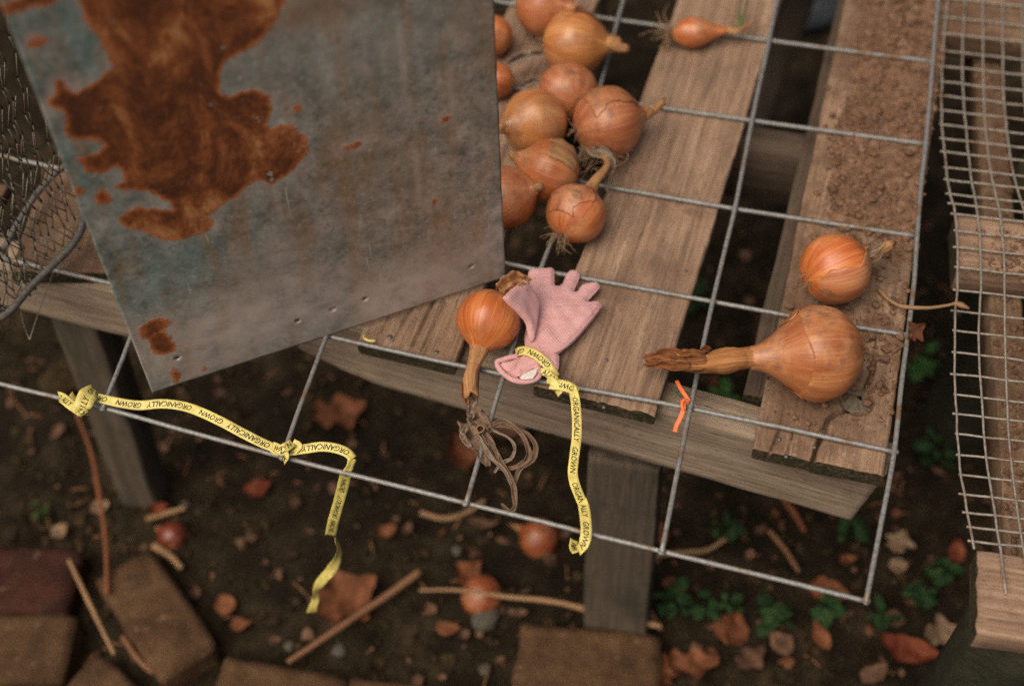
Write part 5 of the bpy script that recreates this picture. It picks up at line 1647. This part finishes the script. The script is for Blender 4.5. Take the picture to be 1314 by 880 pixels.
# knots: folded bits of the same tape round the wire
ribbon(ta, PZ([(350, 572, .010), (358, 576, .014), (366, 584, .010), (364, 592, .0)]), TW * .9, ['WN'], s0=.003, rolls=[.4, 0, .5, .9], seed=8, n=20, name='knot')
ribbon(ta, PZ([(376, 568, .012), (366, 574, .015), (356, 578, .011), (348, 572, .004)]), TW * .95, ['NALLY'], s0=.002, rolls=[.3, 0, -.3, .6], seed=9, n=20, name='knot')
ribbon(ta, PZ([(376, 567, .012), (384, 572, .010), (378, 580, .008)]), TW * .7, None, rolls=[.2, .7], seed=10, n=12, name='knot')
ribbon(ta, PZ([(75, 508, .002), (82, 512, .011), (92, 520, .014), (104, 528, .012), (110, 532, .006)]), TW * 1.05, ['O', 'ALLY'], s0=.004, rolls=[.9, .2, 0, .2, .6], seed=11, n=26, name='knot')
ribbon(ta, PZ([(106, 533, .004), (106, 522, .016), (112, 508, .018), (120, 498, .010)]), TW * 1.7, ['ALLY', 'GROWN'], s0=.006, rolls=[.2, 0, 0, .4], seed=12, n=30, name='knot', cap=.006, widths=[.011, .018, .0195, .009])
ribbon(ta, PZ([(96, 506, .004), (92, 512, .008), (88, 520, .004)]), TW * .8, None, rolls=[-.6, .2, .6], seed=13, n=14, name='knot')
# tape round the glove's wrist, its end hanging down over the front wire
tb = thing('yellow_tape', P(710, 490, .015), 'yellow tape printed ORGANICALLY GROWN tied round the pink glove, end hanging down', 'tape')
ribbon(tb, [P(*gq([q])[0], z) for q, z in (((800, 800), .010), ((768, 760), .016), ((728, 705), .021), ((670, 655), .0225), ((610, 625), .0215), ((560, 622), .018), ((525, 640), .012))], TW, ['GROWN'], s0=.014, rolls=[.3, .1, 0, 0, .2, .5], seed=14, n=40)
ribbon(tb, [P(*gq([q])[0], z) for q, z in (((690, 755), .016), ((735, 770), .017), ((770, 800), .015), ((800, 820), .013))], TW * .75, ['ALLY'], s0=.002, rolls=[.3, .1, 0], seed=15, n=16)
ribbon(tb, PZ([(741, 504, .012), (733, 498, .015), (720, 494, .017), (706, 493, .014)]), TW * 1.15, ['OWN'], s0=.004, rolls=[.5, .1, 0, .4], seed=16, n=20, name='knot')
ribbon(tb, PZ([(702, 486, .016), (710, 490, .018), (718, 499, .014), (714, 506, .008)]), TW * .8, None, rolls=[.4, .1, .6], seed=17, n=16, name='knot')
ribbon(tb, PZ([(734, 497, .014), (738, 512, .012), (740, 535, .009), (740, 560, .004), (737, 585, .000), (735, 606, -.003), (738, 622, -.004), (745, 640, -.002), (750, 650, .001)]), TW, WORDS, s0=.011, rolls=[.5, .1, 0, 0, 0, .1, 0, -.1], seed=18, n=90)
ribbon(tb, PZ([(747, 642, .001), (750, 655, .004), (752, 672, .007), (752, 686, .007), (749, 698, .004), (742, 707, -.004)]), TW * 1.1, ['ALLY', 'GROWN'], s0=.005, rolls=[.6, .1, 0, -.1, .2, .5], seed=19, n=40)
ribbon(tb, PZ([(740, 708, -.004), (736, 702, -.010), (737, 692, -.014)]), TW * .9, ['WN'], s0=.003, rolls=[.2, .4], seed=20, n=14)
ribbon(tag(thing('tape_scrap', P(470, 434, .0), 'tiny torn scrap of yellow tape at the corner of the split slat', 'tape')), PZ([(482, 437, .001), (474, 437, .003), (467, 433, .004), (470, 428, .002)]), .0028, None, rolls=[0, .4, .8], n=14)

# orange twist tie round the crossing of two wires
ot = thing('twist_tie', P(880, 520, .0), 'small orange plastic twist tie hanging on a wire near the large onion neck', 'twist tie')
ribbon(ot, PZ([(868, 488, .008), (874, 499, .009), (882, 511, .008), (884, 516, .006)]), .0040, None, n=16, seed=30)
V, F, UV = tube(cat(PZ([(884, 516, .006), (878, 513, .009), (875, 519, .008), (877, 527, .006)]), 16), .0019, 8)
mesh('knot', V, F, M_orange, ot, uv=UV)
ribbon(ot, PZ([(876, 513, .008), (877, 524, .007), (873, 536, .002), (868, 546, -.002), (866, 554, -.004)]), .0046, None, n=18, seed=31)
for ch in ot.children:
    ch.data.materials[0] = M_orange
# little loose wisp beside the tie
b = Buf()
thread(b, [(863, 497, 0), (866, 502, .002), (872, 507, .001)], .0006); thread(b, [(862, 507, 0), (868, 504, .003), (873, 510, .001)], .0005)
tag(mesh('grass_wisp', b.V, b.F, M_green2, uv=b.UV), 'wisp of dry grass left of the orange twist tie', 'grass wisp')
